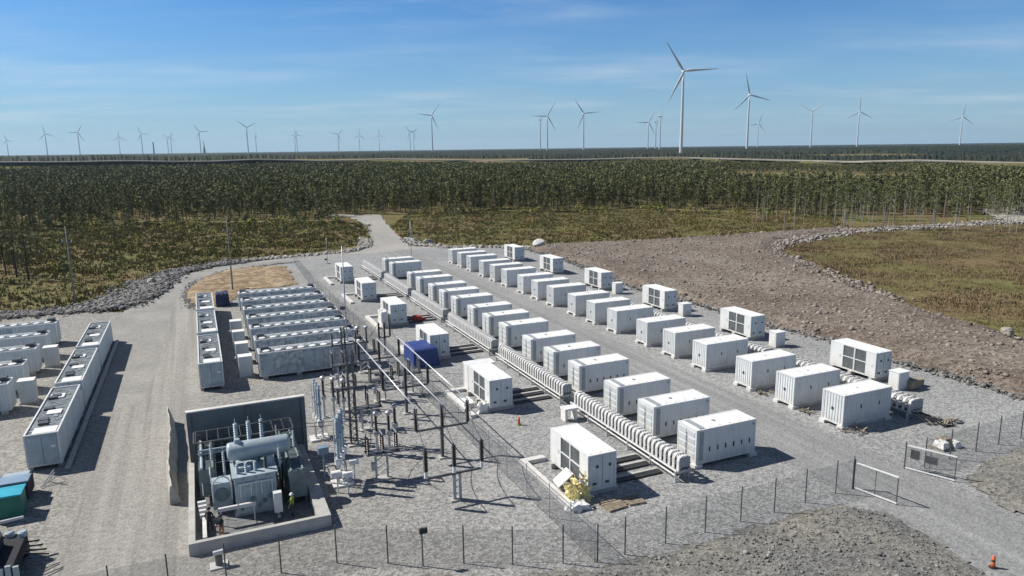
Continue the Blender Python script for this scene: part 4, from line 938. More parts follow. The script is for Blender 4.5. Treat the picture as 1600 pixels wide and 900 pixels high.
disconnector(12.6, 62.5, 'disconnector in the middle of the switchyard near the lattice mast', 2.2, True)
disconnector(11.6, 68.3, 'disconnector behind the lattice mast, left of the busbars', 2.3)
disconnector(15.6, 69.5, 'disconnector under the left busbar toward the container block', 2.3)
disconnector(18.8, 70.4, 'disconnector under the right busbar in the back of the switchyard', 2.3)
disconnector(12.9, 75.8, 'far disconnector close to the central container block', 2.5, True)
disconnector(16.2, 79.8, 'farthest disconnector beyond the busbar ends', 2.5)
def breaker(U, V, dU, dV, label, z=1.9, hi=3.1):
    o = empty('circuit_breaker', (U, V, 0)); tag(o, label, 'circuit breaker', 'live tank circuit breakers')
    t = MB(); 
    for x, y in ((-.3,-.3),(.3,-.3),(.3,.3),(-.3,.3)): t.bar((x, y, -.1), (x, y, z-.2), .09)
    for k in range(4):
        for (a, b), (c, d) in (((-.3,-.3),(.3,-.3)), ((.3,-.3),(.3,.3)), ((-.3,.3),(-.3,-.3))): t.bar((a, b, .1+k*.42), (c, d, .5+k*.42), .045)
    t.build('lattice_leg', 'galv', o); t = MB(); t.bar((-dU*1.2, -dV*1.2, z-.12), (dU*1.2, dV*1.2, z-.12), .22); t.build('base_beam', 'galv', o)
    t = MB(); t.box(-.8, -.7, -.05, .8, .7, .16); t.build('footing', 'conc_pale', o)
    for k in (-1, 0, 1):
        x, y = dU*k, dV*k; t = MB(); t.box(x-.26, y-.26, z, x+.26, y+.26, z+.5); pb = t.build('mechanism_box', 'film', o)
        t = MB(); t.insulator((x, y, z+.5), hi*.46, .15, 9); t.tube((x, y, z+.5+hi*.46), (x, y, z+.68+hi*.46), .2, n=10); t.insulator((x, y, z+.68+hi*.46), hi*.48, .16, 9); t.tube((x, y, z+.68+hi*.94), (x, y, z+.8+hi*.94), .1, n=8); t.build('pole_column', 'insul_gr', pb)
        t = MB(); t.tube((x-.24, y, z+.5), (x-.24, y, z+.6+hi*.94), .04, n=6); t.bar((x-.24, y, z+.62+hi*.47), (x, y, z+.62+hi*.47), .05); t.build('drive_rod', 'alu', pb)
    return o
breaker(8.3, 62.2, .05, -.95, 'live tank breaker with three pale poles behind the firewall end', 1.6)
breaker(8.5, 52.4, .35, .95, 'live tank breaker with three pale poles beside the bund wall', 2.1)
t = MB(); t.bx((7.4, 53.9, 2.4), (.8, .6, .55)); t.bar((7.4, 53.9, -.05), (7.4, 53.9, 2.1), .12); o = t.build('drive_cabinet', 'bluegrey'); tag(o, 'blue drive box on a post beside the bund wall breaker', 'cabinet')
for i, (u, v, a) in enumerate(((7.9, 51.0, .9), (8.6, 50.6, .7), (9.5, 52.6, .7))):
    t = MB(); t.bx((u, v, 1.55), (a, .4, .38)); t.bar((u, v, -.05), (u, v, 1.35), .1); o = t.build('junction_box', 'film'); tag(o, 'white junction box on a short post, %s by the bund wall breaker' % ('left one', 'front one', 'right one')[i], 'junction box', 'white boxes by the breaker')
def lattice(U, V, h, label, w=.55, name='lattice_mast'):
    o = empty(name, (U, V, 0)); tag(o, label, 'mast'); t = MB()
    for x in (-w/2, w/2):
        for y in (-w/2, w/2): t.bar((x, y, -.1), (x*.8, y*.8, h), .08)
    k = int(h/.6); c = [(-w/2,-w/2),(w/2,-w/2),(w/2,w/2),(-w/2,w/2)]
    for i in range(k):
        for j in range(4): a, b = c[j], c[(j+1) % 4]; t.bar((*a, i*.6+.05), (*b, i*.6+.6), .045)
    t.build('lattice', 'steel_dk', o); t = MB(); t.box(-.6, -.6, -.05, .6, .6, .14); t.build('footing', 'concrete', o); return o
g1 = lattice(10.9, 59.6, 8.6, 'dark lattice mast rising in the middle of the switchyard')
t = MB(); t.bar((-1.3, 0, 5.2), (1.3, 0, 5.2), .12); t.bar((-1.1, 0, 7.3), (1.1, 0, 7.3), .1); t.build('crossarm', 'steel_dk', g1)
for x in (-1.2, 1.2): post_ins('insulator', x, 0, 3.9, 1.2, .12, 'insul', g1)
g2 = lattice(13.6, 77.6, 6.2, 'short dark lattice mast by the corner of the central block', .45)
t = MB(); t.bar((-1.4, 0, 4.2), (2.8, 0, 4.2), .14); t.build('crossarm', 'steel_dk', g2)
for x in (-1.2, .2, 1.4, 2.6): post_ins('insulator', x, 0, 4.28, 1.2, .13, 'insul', g2)
def ct(U, V, label, mt='insul_br', h=1.5, z=2.1):
    o = empty('instrument_transformer', (U, V, 0)); tag(o, label, 'instrument transformer', 'instrument transformers of the switchyard')
    t = MB(); t.bar((0,0,-.1), (0,0,z), .18); t.box(-.3,-.3,-.05,.3,.3,.1); t.build('post', 'galv', o); t = MB(); t.box(-.22,-.22,z,.22,.22,z+.35); t.build('tank', 'galv', o)
    post_ins('insulator', 0, 0, z+.35, h, .16, mt, o); t = MB(); t.lathe((0,0,z+.4+h), [(.14,0),(.24,.12),(.24,.3),(.12,.4)], 9); t.build('head', 'galv', o); return o
for i, (u, v) in enumerate(((13.2, 56.2), (14.1, 57.6), (12.2, 56.5))): ct(u, v, 'instrument transformer with black insulator, %s of the trio behind the front disconnector' % ('nearest', 'rightmost', 'leftmost')[i], 'insul', 1.3, 1.8)
for i, (u, v) in enumerate(((9.6, 67.2), (10.4, 66.4), (11.2, 65.6))): ct(u, v, 'instrument transformer %s of the slanting trio left of the busbars' % ('farthest', 'middle', 'nearest')[i], 'insul', 1.5, 1.9)
for i, (u, v) in enumerate(((14.4, 83.4), (16.6, 84.6), (17.6, 84.4))): ct(u, v, 'far instrument transformer, %s of the trio before the inner fence' % ('leftmost', 'middle', 'rightmost')[i], 'insul_br', 1.4, 2.2)
t = MB()
for (a, b) in (((8.3, 61.3, 4.9), (10.9, 59.6, 5.2)), ((8.3, 62.2, 4.9), (11.6, 68.3, 3.8)), ((8.5, 52.4, 5.2), (11.4, 51.9, 3.8)), ((8.85, 53.3, 5.2), (12.3, 56.5, 3.9)), ((11.4, 52.2, 3.8), (13.4, 46.2, 4.4)), ((3.0, 53.6, 5.9), (8.5, 52.4, 5.2)), ((2.1, 53.6, 5.9), (8.2, 51.5, 5.2)), ((12.6, 62.5, 3.7), (14.85, 64.8, 4.7))):
    a, b = Vector(a), Vector(b); prev = a
    for k in range(1, 9): s = k/8; p = a.lerp(b, s); p.z -= .35*math.sin(math.pi*s); t.tube(prev, p, .025, n=4, cap=False); prev = p
tag(t.build('conductor_loops', 'dark'), 'thin dark conductors looping between the switchyard apparatus', 'cable', kind='stuff')
# lightning and light masts, poles
def mast(px, py, h, r, mt, label, lamp=None, arms=0, cat='mast', name='light_mast'):
    u, v = G(px, py); o = empty(name, (u, v, 0), YAW*-1); tag(o, label, cat); t = MB(); t.tube((0,0,-.5), (0,0,h), r, r*.55, 8); t.build('pole', mt, o, (0,0,0), 0, True)
    if lamp: t = MB(); t.bx((-.35, 0, lamp), (.5, .35, .4)); t.bar((-.1, 0, lamp), (0, 0, lamp), .06); t.build('floodlight', 'steel_dk', o)
    for k in range(arms): t = MB(); z = h*(.80-k*.14); t.bar((-.9, 0, z), (.9, 0, z), .12); t.build('crossarm', mt, o); [post_ins('insulator', x, 0, z+.06, .3, .07, 'galv', o) for x in (-.8, .8)]
    if cat == 'mast': t = MB(); t.box(-.4,-.4,-.05,.4,.4,.15); t.build('footing', 'concrete', o)
    return o
mast(545, 573, 14.5, .11, 'galv', 'tall thin grey mast with a floodlight between block and switchyard', 7.2)
mast(643, 405, 9, .08, 'galv', 'thin grey pole at the far end of the left row', 6)
mast(512, 412, 6, .07, 'galv', 'thin grey pole with black box left of the farthest station', 1.0)
mast(118, 476, 13.5, .17, 'wood_dk', 'weathered wooden utility pole on the left heath', None, 1, 'utility pole', 'utility_pole')
mast(364, 455, 14, .17, 'wood_dk', 'wooden utility pole beside the bare soil patch', None, 1, 'utility pole', 'utility_pole')
# ------------------------------------------------------------------ fences and gates
def fence(label, pts, h=2.4, rail=True, name='chain_link_fence', pr=.045, pm_='steel_dk'):
    o = empty(name, (*pts[0], 0)); tag(o, label, 'fence'); P = [(x-pts[0][0], y-pts[0][1]) for x, y in pts]; pm = MB(); pm.tube((0,0,-.3), (0,0,h+.25), pr, n=6); pme = pm.me('post', pm_)
    for x, y in P: link('post', pme, o, (x, y, 0))
    m_ = MB(); a = MB()
    for (x, y), (x2, y2) in zip(P, P[1:]):
        i = len(m_.v); m_.v += [(x, y, .06), (x2, y2, .06), (x2, y2, h), (x, y, h)]; m_.f.append((i, i+1, i+2, i+3)); m_.mi.append(0)
        if rail: a.tube((x, y, h+.02), (x2, y2, h+.02), .022, n=5)
        a.tube((x, y, .08), (x2, y2, .08), .012, n=4)
    m_.build('wire_mesh', 'chain', o); a.build('tension_rail', 'steel_dk', o); return o
fence('tall chain link fence along the front edge of the gravel yard', [(-9.5,42.8),(-6.4,42.6),(-3.4,42.5),(-.3,42.3),(2.8,42),(6.1,41.6),(9,40.2),(10.9,39),(13.3,38.2),(16,36.8),(18.9,35.6),(20.9,34.8),(22.9,34.8),(26,34.8),(29.2,34.8),(32.3,34.9),(35.3,34.9),(38.3,35),(41.4,35.1),(43.1,35.1)], 2.35, False)
fence('chain link fence to the right of the open gate', [(51.1,35.2),(54.4,35.4),(57.8,35.5),(60.9,35.6),(63.9,35.6),(67,35.7),(70.1,35.8),(73.2,35.9),(76.3,36)], 2.35, False)
iv = [34.9, 37.9]+[40.9+3.55*i for i in range(26)]
fence('inner chain link fence between the switchyard and the stations', [(20.75-.02*(v-35), v) for v in iv], 2.4, pr=.03, pm_='greyp')
fence('back chain link fence running from the central block to the road', [(18.6,133.5),(18.7,138.5),(18.9,143.5),(19,148.5),(19.2,153.5),(19.3,158.5),(19.4,163.5),(19.5,168.5)], 2.0, pr=.028, pm_='galv')
def gate(label, a, b, h=2.1, signs=()):
    o = empty('yard_gate', (*a, 0), math.atan2(b[1]-a[1], b[0]-a[0])); tag(o, label, 'gate', 'leaves of the yard gate'); l = math.dist(a, b); t = MB()
    t.tube((0,0,-.2), (0,0,h+.25), .05, n=7); t.build('hinge_post', 'steel_dk', o); t = MB()
    t.bar((.06,0,h), (l,0,h), .09); t.bar((.06,0,.12), (l,0,.12), .09); t.build('frame', 'film', o); t = MB(); t.bar((l-.03,0,.17), (l-.03,0,h-.05), .06); t.bar((l*.5,0,.17), (l*.5,0,h-.05), .035); t.build('upright', 'steel_dk', o)
    t = MB(); t.add([(.06,0,.17),(l-.06,0,.17),(l-.06,0,h-.05),(.06,0,h-.05)], [(0,1,2,3)]); t.build('wire_mesh', 'chain', o)
    for x, z, w_, h_ in signs: t = MB(); t.box(x, -.05, z, x+w_, -.02, z+h_); t.build('sign_plate', 'steel_dk', o)
    return o
gate('left gate leaf swung open toward the camera', (43.2, 35.1), (43.9, 32.0))
gate('right gate leaf with grey plates beside the track', (49.6, 35.8), (51.0, 32.6), 2.0, ((.35, 1.0, .65, .75), (1.35, .95, .9, .6)))
t = MB(); t.box(10.75, 38.9, 2.2, 11.25, 39.05, 2.55); t.bar((10.9, 38.98, 2.0), (10.9, 38.98, 2.2), .04); tag(t.build('fence_box', 'dark'), 'small black box fixed high on the front fence', 'box')
mb = MB(); u, v = G(632, 385); u2, v2 = G(645, 386)
mb.tube((u, v, -.2), (u, v, 2.3), .07, n=7); mb.tube((u2, v2, -.2), (u2, v2, 2.3), .07, n=7); mb.bar((u, v, 2.35), (u2, v2, 2.35), .2); tag(mb.build('gate_frame', 'film'), 'white goal shaped frame at the mouth of the forest track', 'frame')
# ------------------------------------------------------------------ loose things in the yard
def thing1(name, mb, mt, label, cat, group=None, smooth=False): return tag(mb.build(name, mt, None, (0,0,0), 0, smooth), label, cat, group)
def crumple(name, c, d, mt, label, cat, amp=.12, seed=1, n=9, top=None):     # a draped box with folds
    r = np.random.default_rng(seed); mb = MB(); ph = r.uniform(0, 6.28, 4); k = []
    ring = [(x, -1) for x in np.linspace(-1, 1, n)]+[(1, y) for y in np.linspace(-1, 1, n)[1:]]+[(x, 1) for x in np.linspace(1, -1, n)[1:]]+[(-1, y) for y in np.linspace(1, -1, n)[1:-1]]
    lv = [(1.06, 0), (1.03, .35), (1.0, .75), (.97, .95), (.86, 1.02), (.4, 1.03)]; q = len(ring)
    for s, z in lv:
        for i, (x, y) in enumerate(ring):
            f = 1+amp*(math.sin(i*1.7+ph[0]+z*2)*.5+r.uniform(-.4, .4))*(1-z*.5); mb.v.append((c[0]+x*d[0]/2*s*f, c[1]+y*d[1]/2*s*f, c[2]+z*d[2]*(1+amp*.35*r.uniform(-1, 1))))
    for a in range(len(lv)-1):
        for i in range(q): mb.f.append((a*q+i, a*q+(i+1) % q, (a+1)*q+(i+1) % q, (a+1)*q+i))
    mb.f.append(tuple(range((len(lv)-1)*q, len(lv)*q))); mb.mi = [0]*len(mb.f); return thing1(name, mb, mt, label, cat)
crumple('tarpaulin_stack', (23.4, 80.9, 0), (3.0, 4.4, 2.15), 'blue', 'bright blue tarpaulin draped over a stack beside the third station', 'tarpaulin', .03, 3)
crumple('tarpaulin_stack', (2.7, 127.8, 0), (2.0, 3.2, 2.1), 'navy', 'navy tarpaulin draped over a stack behind the lane strip', 'tarpaulin', .08, 4)
def shreds(c, n, L, mt, label, seed):
    q = random.Random(seed); mb = MB(); o = None
    for i in range(n):
        a = q.uniform(0, 6.28); el = q.uniform(.15, 1.45); l = q.uniform(.5, 1)*L; w_ = q.uniform(.06, .2); p = Vector(c)+Vector((q.gauss(0,.38), q.gauss(0,.34), abs(q.gauss(0,.55)))); d = Vector((math.cos(a)*math.cos(el), math.sin(a)*math.cos(el), math.sin(el))); sd = d.cross(Vector((q.uniform(-1,1), q.uniform(-1,1), .3))).normalized()*w_
        b = len(mb.v); mb.k = 0 if q.random() < .72 else 1
        for k in range(4): mb.v += [tuple(p-sd*(1-k*.2)), tuple(p+sd*(1-k*.2))]; p = p+d*(l/3); d = (d+Vector((q.uniform(-.3,.3), q.uniform(-.3,.3), -.42))).normalized()
        for k in range(3): mb.f.append((b+2*k, b+2*k+1, b+2*k+3, b+2*k+2)); mb.mi.append(mb.k)
    mb.v = [(x, y, max(z, .02)) for x, y, z in mb.v]; return thing1('film_heap', mb, mt, label, 'plastic film')
crumple('film_heap', (23.75, 42.4, 0), (1.35, 1.15, .95), 'yellow', 'crumpled heap of yellow film under loose shreds at the nearest station', 'plastic film', .5, 6, 9)
shreds((23.75, 42.35, .3), 90, .95, ['yellow', 'film'], 'shredded yellow plastic film at the corner of the nearest station', 6)
crumple('film_heap', (23.0, 41.2, 0), (1.3, .9, .45), 'film', 'crumpled white plastic film below the yellow heap', 'plastic film', .5, 7, 6)
crumple('film_heap', (24.0, 62.0, 0), (1.0, .8, .9), 'film', 'white plastic sheet bunched at the second station', 'plastic film', .5, 8, 6)
crumple('film_heap', (23.6, 100.6, 0), (1.0, 2.2, 2.3), 'film', 'white plastic sheeting hung on the open side of the fourth station', 'plastic film', .3, 9, 7)
crumple('film_bag', (23.2, 64.5, 0), (1.2, 2.0, .5), 'film', 'white sacks lying on the kerb of the second station', 'sack', .3, 10, 6)
crumple('film_bag', (28.4, 72.5, 0), (1.8, .9, .6), 'film', 'white wrapped bundle beside the trestle past the second station', 'bundle', .25, 11, 6)
t = MB(); t.box(24.5, 67.25, .3, 24.62, 68.6, 3.05); t.box(24.5, 67.25, 3.053, 27.6, 69.0, 3.15); t.bar((27.5, 68.9, .0), (27.5, 68.9, 3.05), .1); t.bar((24.6, 68.9, 0), (24.6, 68.9, 3.05), .1); thing1('awning_panel', t, 'film', 'white L shaped panel standing behind the second station', 'panel')
t = MB(); t.add([(23.0,44.1,.33),(23.2,45.4,.33),(24.3,45.3,1.2),(24.2,44.0,1.25),(23.07,44.1,.28),(23.27,45.4,.28),(24.37,45.3,1.14),(24.27,44.0,1.19)], [(0,1,2,3),(7,6,5,4),(0,4,5,1),(1,5,6,2),(2,6,7,3),(3,7,4,0)]); thing1('door_panel', t, 'film', 'loose white door panel leaning on the nearest inverter station', 'panel')
t = MB(); t.box(30.0, 56.1, .0, 30.25, 57.0, 1.05); t.box(31.1, 56.1, 0, 31.3, 57.0, 1.05); t.box(29.95, 56.05, 1.053, 31.35, 57.05, 1.25); thing1('cable_box', t, 'film', 'white table shaped box beside the near trestle', 'box')
def pallet_obj(u, v, rz, label, w=1.2, d=.9, z=0, mt='wood'):
    o = empty('pallet', (u, v, z), rz); tag(o, label, 'pallet'); t = MB()
    for i in range(6): t.box(0, i*d/6, .12, w, i*d/6+d/8, .15)
    t.build('deck', mt, o); t = MB()
    for x in (0, w/2-.05, w-.1): t.box(x, 0, 0, x+.1, d, .118)
    t.build('runner', mt, o); return o
pallet_obj(24.8, 39.7, .1, 'weathered wooden pallet on the gravel before the nearest station', 1.6, .9); pallet_obj(26.6, 39.9, -.1, 'second weathered pallet right of the yellow film', 1.3, .7)
t = MB()
for i in range(4): t.box(24.7+.1*i, 41.0-.28*i, .02, 28.1-.2*i, 41.16-.28*i, .12)
thing1('timber_planks', t, 'wood', 'long planks lying below the end of the nearest station', 'planks')
def debris(u, v, label, seed, s=1.):
    o = empty('timber_heap', (u, v, 0)); tag(o, label, 'debris', 'timber heaps by the right row'); q = random.Random(seed); t = MB()
    for i in range(14): x, y = q.uniform(-.8, .8)*s, q.uniform(-.6, .6)*s; t.bar((x, y, q.uniform(.05, .2)), (x+q.uniform(-.7, .7)*s, y+q.uniform(-.5, .5)*s, q.uniform(.08, .45)*s), .11, .07)
    t.build('plank', 'wood', o); t = MB()
    for i in range(5): x, y = q.uniform(-.9, .9)*s, q.uniform(-.6, .6)*s; t.tube((x, y, .05), (x+q.uniform(-.9, .9), y+q.uniform(-.6, .6), .3), .035, n=5)
    t.build('hose', 'dark', o)
debris(52.3, 42.6, 'broken timber and hoses at the corner of the nearest right container', 3, 1.1); debris(52.4, 48.3, 'small timber heap between the first two right containers', 5, .8); debris(52.3, 54.1, 'low brush and timber beside the third right container', 8, .8)
o = debris(60.9, 41.0, 'tangled cable ends and timber at the trestle end by the nearest right container', 10, 1.5)
t = MB(); [t.tube((59.0+.3*i, 42.4, .9-.05*i), (59.6+.5*i, 40.8-.2*i, .06), .06, n=6) for i in range(5)]; t.box(60.4, 40.0, .02, 61.4, 40.35, .2); thing1('cable_tails', t, 'dark', 'black cable tails drooping from the end of the low trestle', 'cable')
t = MB(); t.tube((62.6, 40.5, .02), (62.6, 40.5, .1), .62, .55, 12); thing1('drain_cover', t, 'steel_dk', 'round dark cover lying on the gravel beyond the trestle end', 'cover')
o = pallet_obj(55.4, 36.6, .2, 'pallet near the right gate carrying white and brown sacks', 1.5, 1.2, 0, 'wood')
crumple('sack', (55.75, 37.1, .15), (.8, .9, .5), 'film', 'white sack on the pallet near the right gate', 'sack', .25, 12, 6); crumple('sack', (56.5, 37.4, .15), (.7, .8, .6), 'wood', 'brown sack on the pallet near the right gate', 'sack', .25, 13, 6); crumple('sack', (57.1, 36.9, 0), (.7, .7, .5), 'film', 'white sack on the ground beside the gate pallet', 'sack', .25, 14, 6)
t = MB(); t.bx((67.3, 48.6, .55), (1.4, .9, .9)); t.bx((68.6, 48.9, .4), (.9, .7, .8)); thing1('crate_stack', t, 'wood', 'brown crates beside the nearest cabinet at the right bank', 'crate')
crumple('sack', (79.6, 70.0, 0), (1.3, 1.1, .9), 'stone_pale', 'cream coloured sack at the foot of the gravel bank', 'sack', .2, 15, 6); crumple('sack', (81.2, 69.2, 0), (.8, .8, .7), 'film', 'white sack beside the cream one at the bank foot', 'sack', .2, 16, 6)
t = MB(); t.lathe((29.0, 101.8, 0), [(.2,0),(.75,.05),(.8,.5),(.7,.75),(.3,.8)], 12); t.box(28.3, 101.2, 0, 30.2, 101.5, .5); thing1('cable_drum', t, 'red', 'small red drum beside the fourth inverter station', 'drum')
def cone(px, py, label):
    u, v = G(px, py); o = empty('marker_post', (u, v, 0)); tag(o, label, 'marker', 'orange markers'); t = MB(); t.lathe((0,0,.06), [(.15,0),(.12,.25),(.10,.5),(.07,.72),(.04,.76)], 12); t.build('body', 'orange', o, (0,0,0), 0, True)
    t = MB(); t.lathe((0,0,.0), [(.22,0),(.22,.058)], 10); t.build('base', 'lime' if py < 700 else 'dark', o); t = MB(); t.lathe((0,0,.42), [(.112,0),(.104,.12)], 12); t.build('band', 'dark' if py > 700 else 'red', o)
cone(811, 664, 'orange marker with a lime base on the gravel by the second station'); cone(1551, 887, 'orange marker post on the track at the bottom right')
o = empty('manhole_riser', (*G(343, 884), 0)); tag(o, 'white capped riser on a slab before the bund wall', 'riser'); t = MB(); t.tube((0,0,.1), (0,0,.75), .22, n=10); t.build('pipe', 'steel_dk', o); t = MB(); t.tube((-.3,0,.88), (.35,.05,.9), .17, n=9); t.build('cap', 'film', o); t = MB(); t.box(-.55,-.45,-.03,.5,.4,.1); t.build('slab', 'conc_pale', o)
# bottom left corner: skip, box body and the dark machine
o = empty('skip_container', (-15.3, 56.9, 0)); tag(o, 'teal topped green skip container at the lower left edge', 'skip'); t = MB(); t.box(0,0,.15,2.1,1.6,1.7); t.build('body', 'green', o); t = MB(); t.box(-.08,-.1,1.703,2.18,1.7,1.82); t.build('lid', 'teal', o); t = MB(); t.box(.1,.1,-.02,.3,1.6,.148); t.box(1.8,.1,-.02,2.0,1.5,.148); t.build('skid', 'steel_dk', o)
o = empty('pump_unit', (-15.2, 59.4, 0)); tag(o, 'dark machine housing with a blue grey lid behind the green skip', 'machine'); t = MB(); t.box(0,0,.3,1.95,2.2,1.6); t.build('housing', 'cl_dark', o); t = MB(); t.box(-.1,-.1,1.603,2.05,1.3,1.74); t.build('lid', 'bluegrey', o); t = MB(); t.box(.1,1.32,1.603,1.85,2.1,1.67); t.build('rear_lid', 'trafo', o); t = MB(); t.tube((2.4,2.6,.1),(3.1,3.4,.9),.05,n=6); t.tube((2.3,2.2,.1),(3.3,2.9,.5),.05,n=6); t.tube((2.6,3.4,0),(3.3,2.6,1.0),.05,n=6); t.build('hose', 'galv', o)
o = empty('tracked_machine', (-15.4, 46.6, 0)); tag(o, 'dark tracked work machine with pipes cut off by the lower left corner', 'machine'); t = MB(); t.box(0,.3,.7,3.6,4.6,1.5); t.box(.3,.6,1.503,2.6,3.4,2.25); t.build('body', 'cl_dark', o)
for y in (.2, 4.1):
    t = MB(); t.box(.2,y,.08,3.6,y+.6,.68)
    for i in range(9): t.box(.2+i*.38,y-.03,.02,.4+i*.38,y+.63,.08)
    t.build('track', 'dark', o)
t = MB(); [t.box(2.5+.38*i, .12, .75, 2.78+.38*i, .297, 1.65-.12*(i % 2)) for i in range(4)]; t.build('side_plate', 'trafo', o)
t = MB(); t.tube((.4,4.7,2.3),(3.4,5.2,2.3),.16,.1,8); t.build('boom', 'conc_pale', o); t = MB(); [t.lathe((1.2+.75*i, 4.95-.25*i, 1.5), [(.28,0),(.28,.25),(.2,.32)], 12) for i in range(4)]; t.build('reel', 'trafo', o)
t = MB(); [t.tube((2.7+.2*i, 3.7-.3*i, 1.4), (4.2+.15*i, 4.3-.35*i, .9+.2*(i % 2)), .05, n=6) for i in range(7)]; t.build('hydraulic_hose', 'dark', o); t = MB(); t.box(.6,.1,.2,1.8,.28,.65); t.build('tool_box', 'red', o)
# ------------------------------------------------------------------ workers
def person(u, v, rz, label, legs, top, helmet, pose):
    J = {'hip':(0,0,.94,.14,.11),'waist':(0,0,1.08,.135,.105),'chest':(0,.01,1.32,.165,.115),'neck':(0,.0,1.50,.055,.055),'head':(0,.02,1.60,.075,.085),'crown':(0,.01,1.72,.07,.08)}
    E = [('hip','waist'),('waist','chest'),('chest','neck'),('neck','head'),('head','crown')]
    for s, k in ((-1,'l'),(1,'r')):
        f = pose.get('step', .06)*s
        J.update({k+'h':(.1*s,0,.9,.095,.1),k+'k':(.11*s,f*.6+.02,.49,.062,.065),k+'a':(.12*s,f-.03,.1,.042,.045),k+'t':(.13*s,f+.14,.05,.045,.04)})
        el = pose.get(k, (.30*s,.02,1.13)); hd = pose.get(k+'w', (.33*s,.12,.90))
        J.update({k+'s':(.19*s,0,1.41,.06,.06),k+'e':(*el,.045,.045),k+'w':(*hd,.03,.033)}); d = (Vector(hd)-Vector(el)).normalized(); side = d.cross(Vector((0,0,1))).normalized(); hv = Vector(hd)
        E += [('hip',k+'h'),(k+'h',k+'k'),(k+'k',k+'a'),(k+'a',k+'t'),('chest',k+'s'),(k+'s',k+'e'),(k+'e',k+'w')]
        pl = hv+d*.07; J[k+'p'] = (*pl,.035,.028); E.append((k+'w',k+'p'))
        for i in range(4): a = pl+side*(.034-.023*i)+d*.035; b = a+d*(.045-.006*abs(i-1))+Vector((0,0,-.012)); J[k+'f%d' % i] = (*a,.010,.010); J[k+'g%d' % i] = (*b,.009,.009); E += [(k+'p',k+'f%d' % i),(k+'f%d' % i,k+'g%d' % i)]
        a = hv+d*.03+side*.045; J[k+'th'] = (*a,.011,.011); J[k+'tt'] = (*(a+d*.04+side*.01),.009,.009); E += [(k+'w',k+'th'),(k+'th',k+'tt')]
    nm = list(J); me = bpy.data.meshes.new('person'); me.from_pydata([J[k][:3] for k in nm], [(nm.index(a), nm.index(b)) for a, b in E], [])
    tmp = bpy.data.objects.new('tmp', me); col.objects.link(tmp); md = tmp.modifiers.new('s', 'SKIN'); sv = me.skin_vertices[0].data
    for i, k in enumerate(nm): sv[i].radius = J[k][3:5]; sv[i].use_root = k == 'hip'
    tmp.modifiers.new('d', 'SUBSURF').levels = 1; bpy.context.view_layer.update()
    out = bpy.data.meshes.new_from_object(tmp.evaluated_get(bpy.context.evaluated_depsgraph_get())); bpy.data.objects.remove(tmp)
    for k in ('skin', legs, top, 'boot'): out.materials.append(M[k])
    for p in out.polygons:
        c = p.center; p.use_smooth = True; arm = abs(c.x) > .2 and c.z > .7; near = min((c-Vector(J[k+'p'][:3])).length for k in 'lr')
        p.material_index = 0 if (c.z > 1.49 or near < .11) else (3 if c.z < .14 else (1 if c.z < .98 and not arm else 2))
    o = link('person', out, None, (u, v, .05), rz); tag(o, label, 'person', 'workers in the transformer bund')
    t = MB(); t.lathe((0,.02,1.66), [(.155,0),(.16,.015),(.118,.03),(.115,.08),(.085,.125),(.03,.145)], 14); t.build('helmet', helmet, o, (0,0,0), 0, True)
    t = MB(); t.bx((.035,.1,1.62),(.02,.012,.012)); t.bx((-.035,.1,1.62),(.02,.012,.012)); t.bx((0,.105,1.56),(.045,.01,.01)); t.build('face_features', 'dark', o); t = MB(); t.bar((0,.09,1.615),(0,.125,1.585),.025); t.bar((.082,.01,1.63),(.082,.01,1.58),.025); t.bar((-.082,.01,1.63),(-.082,.01,1.58),.025); t.build('nose_and_ears', 'skin', o); return o
person(-1.05, 49.0, R(-30), 'worker in dark clothes standing inside the left bund corner', 'cl_dark', 'cl_dark', 'dark', {'step': .1})
person(-.35, 47.6, R(140), 'worker in tan trousers bending arms forward beside the bund wall', 'cl_tan', 'cl_dark', 'dark', {'l': (-.27,.16,1.14), 'lw': (-.12,.36,1.2), 'r': (.27,.16,1.14), 'rw': (.12,.36,1.2)})
person(4.35, 48.7, R(60), 'worker in high visibility green with a white helmet near the radiators', 'cl_navy', 'cl_hivis', 'helmet', {'step': .12, 'r': (.3,.1,1.16), 'rw': (.24,.32,1.05)})
# ------------------------------------------------------------------ wind turbines
def turbine_mesh():
    t = MB(); t.lathe((0,0,0), [(2.5,-6),(2.45,0),(2.2,30),(1.9,70),(1.5,105),(1.35,117.6)], 18); tw = t.me('tower', 'turb', True)
    t = MB(); t.lathe((0,0,0), [(1.2,0),(1.85,.6),(2.0,2),(2.0,8),(1.6,10.3),(.9,10.9)], 12); nc = t.me('nacelle', 'turb', True)
    t = MB(); t.lathe((0,0,0), [(1.7,0),(1.75,1.5),(1.3,2.8),(.5,3.5),(.1,3.7)], 14); hb = t.me('hub', 'turb', True)
    t = MB(); st = [(0,1.9,1.8),(2.5,2.1,1.6),(6,3.1,1.1),(10,3.7,.8),(18,3.0,.6),(28,2.25,.45),(38,1.55,.3),(45,1.0,.18),(48.2,.45,.1),(49,.12,.05)]; vs = []; fs = []; n = 8
    for z, c, th in st:
        for i in range(n): a = 2*math.pi*i/n; vs.append((c*(.5*math.cos(a)-(.12 if z > 3 else 0)), th*.5*math.sin(a)-.0012*z*z*.4, z))
    for j in range(len(st)-1):
        for i in range(n): fs.append((j*n+i, j*n+(i+1) % n, (j+1)*n+(i+1) % n, (j+1)*n+i))
    fs.append(tuple(range((len(st)-1)*n, len(st)*n))); t.add(vs, fs); return tw, nc, hb, t.me('blade', 'turb', True)
TW, NC, HB, BLD = turbine_mesh()
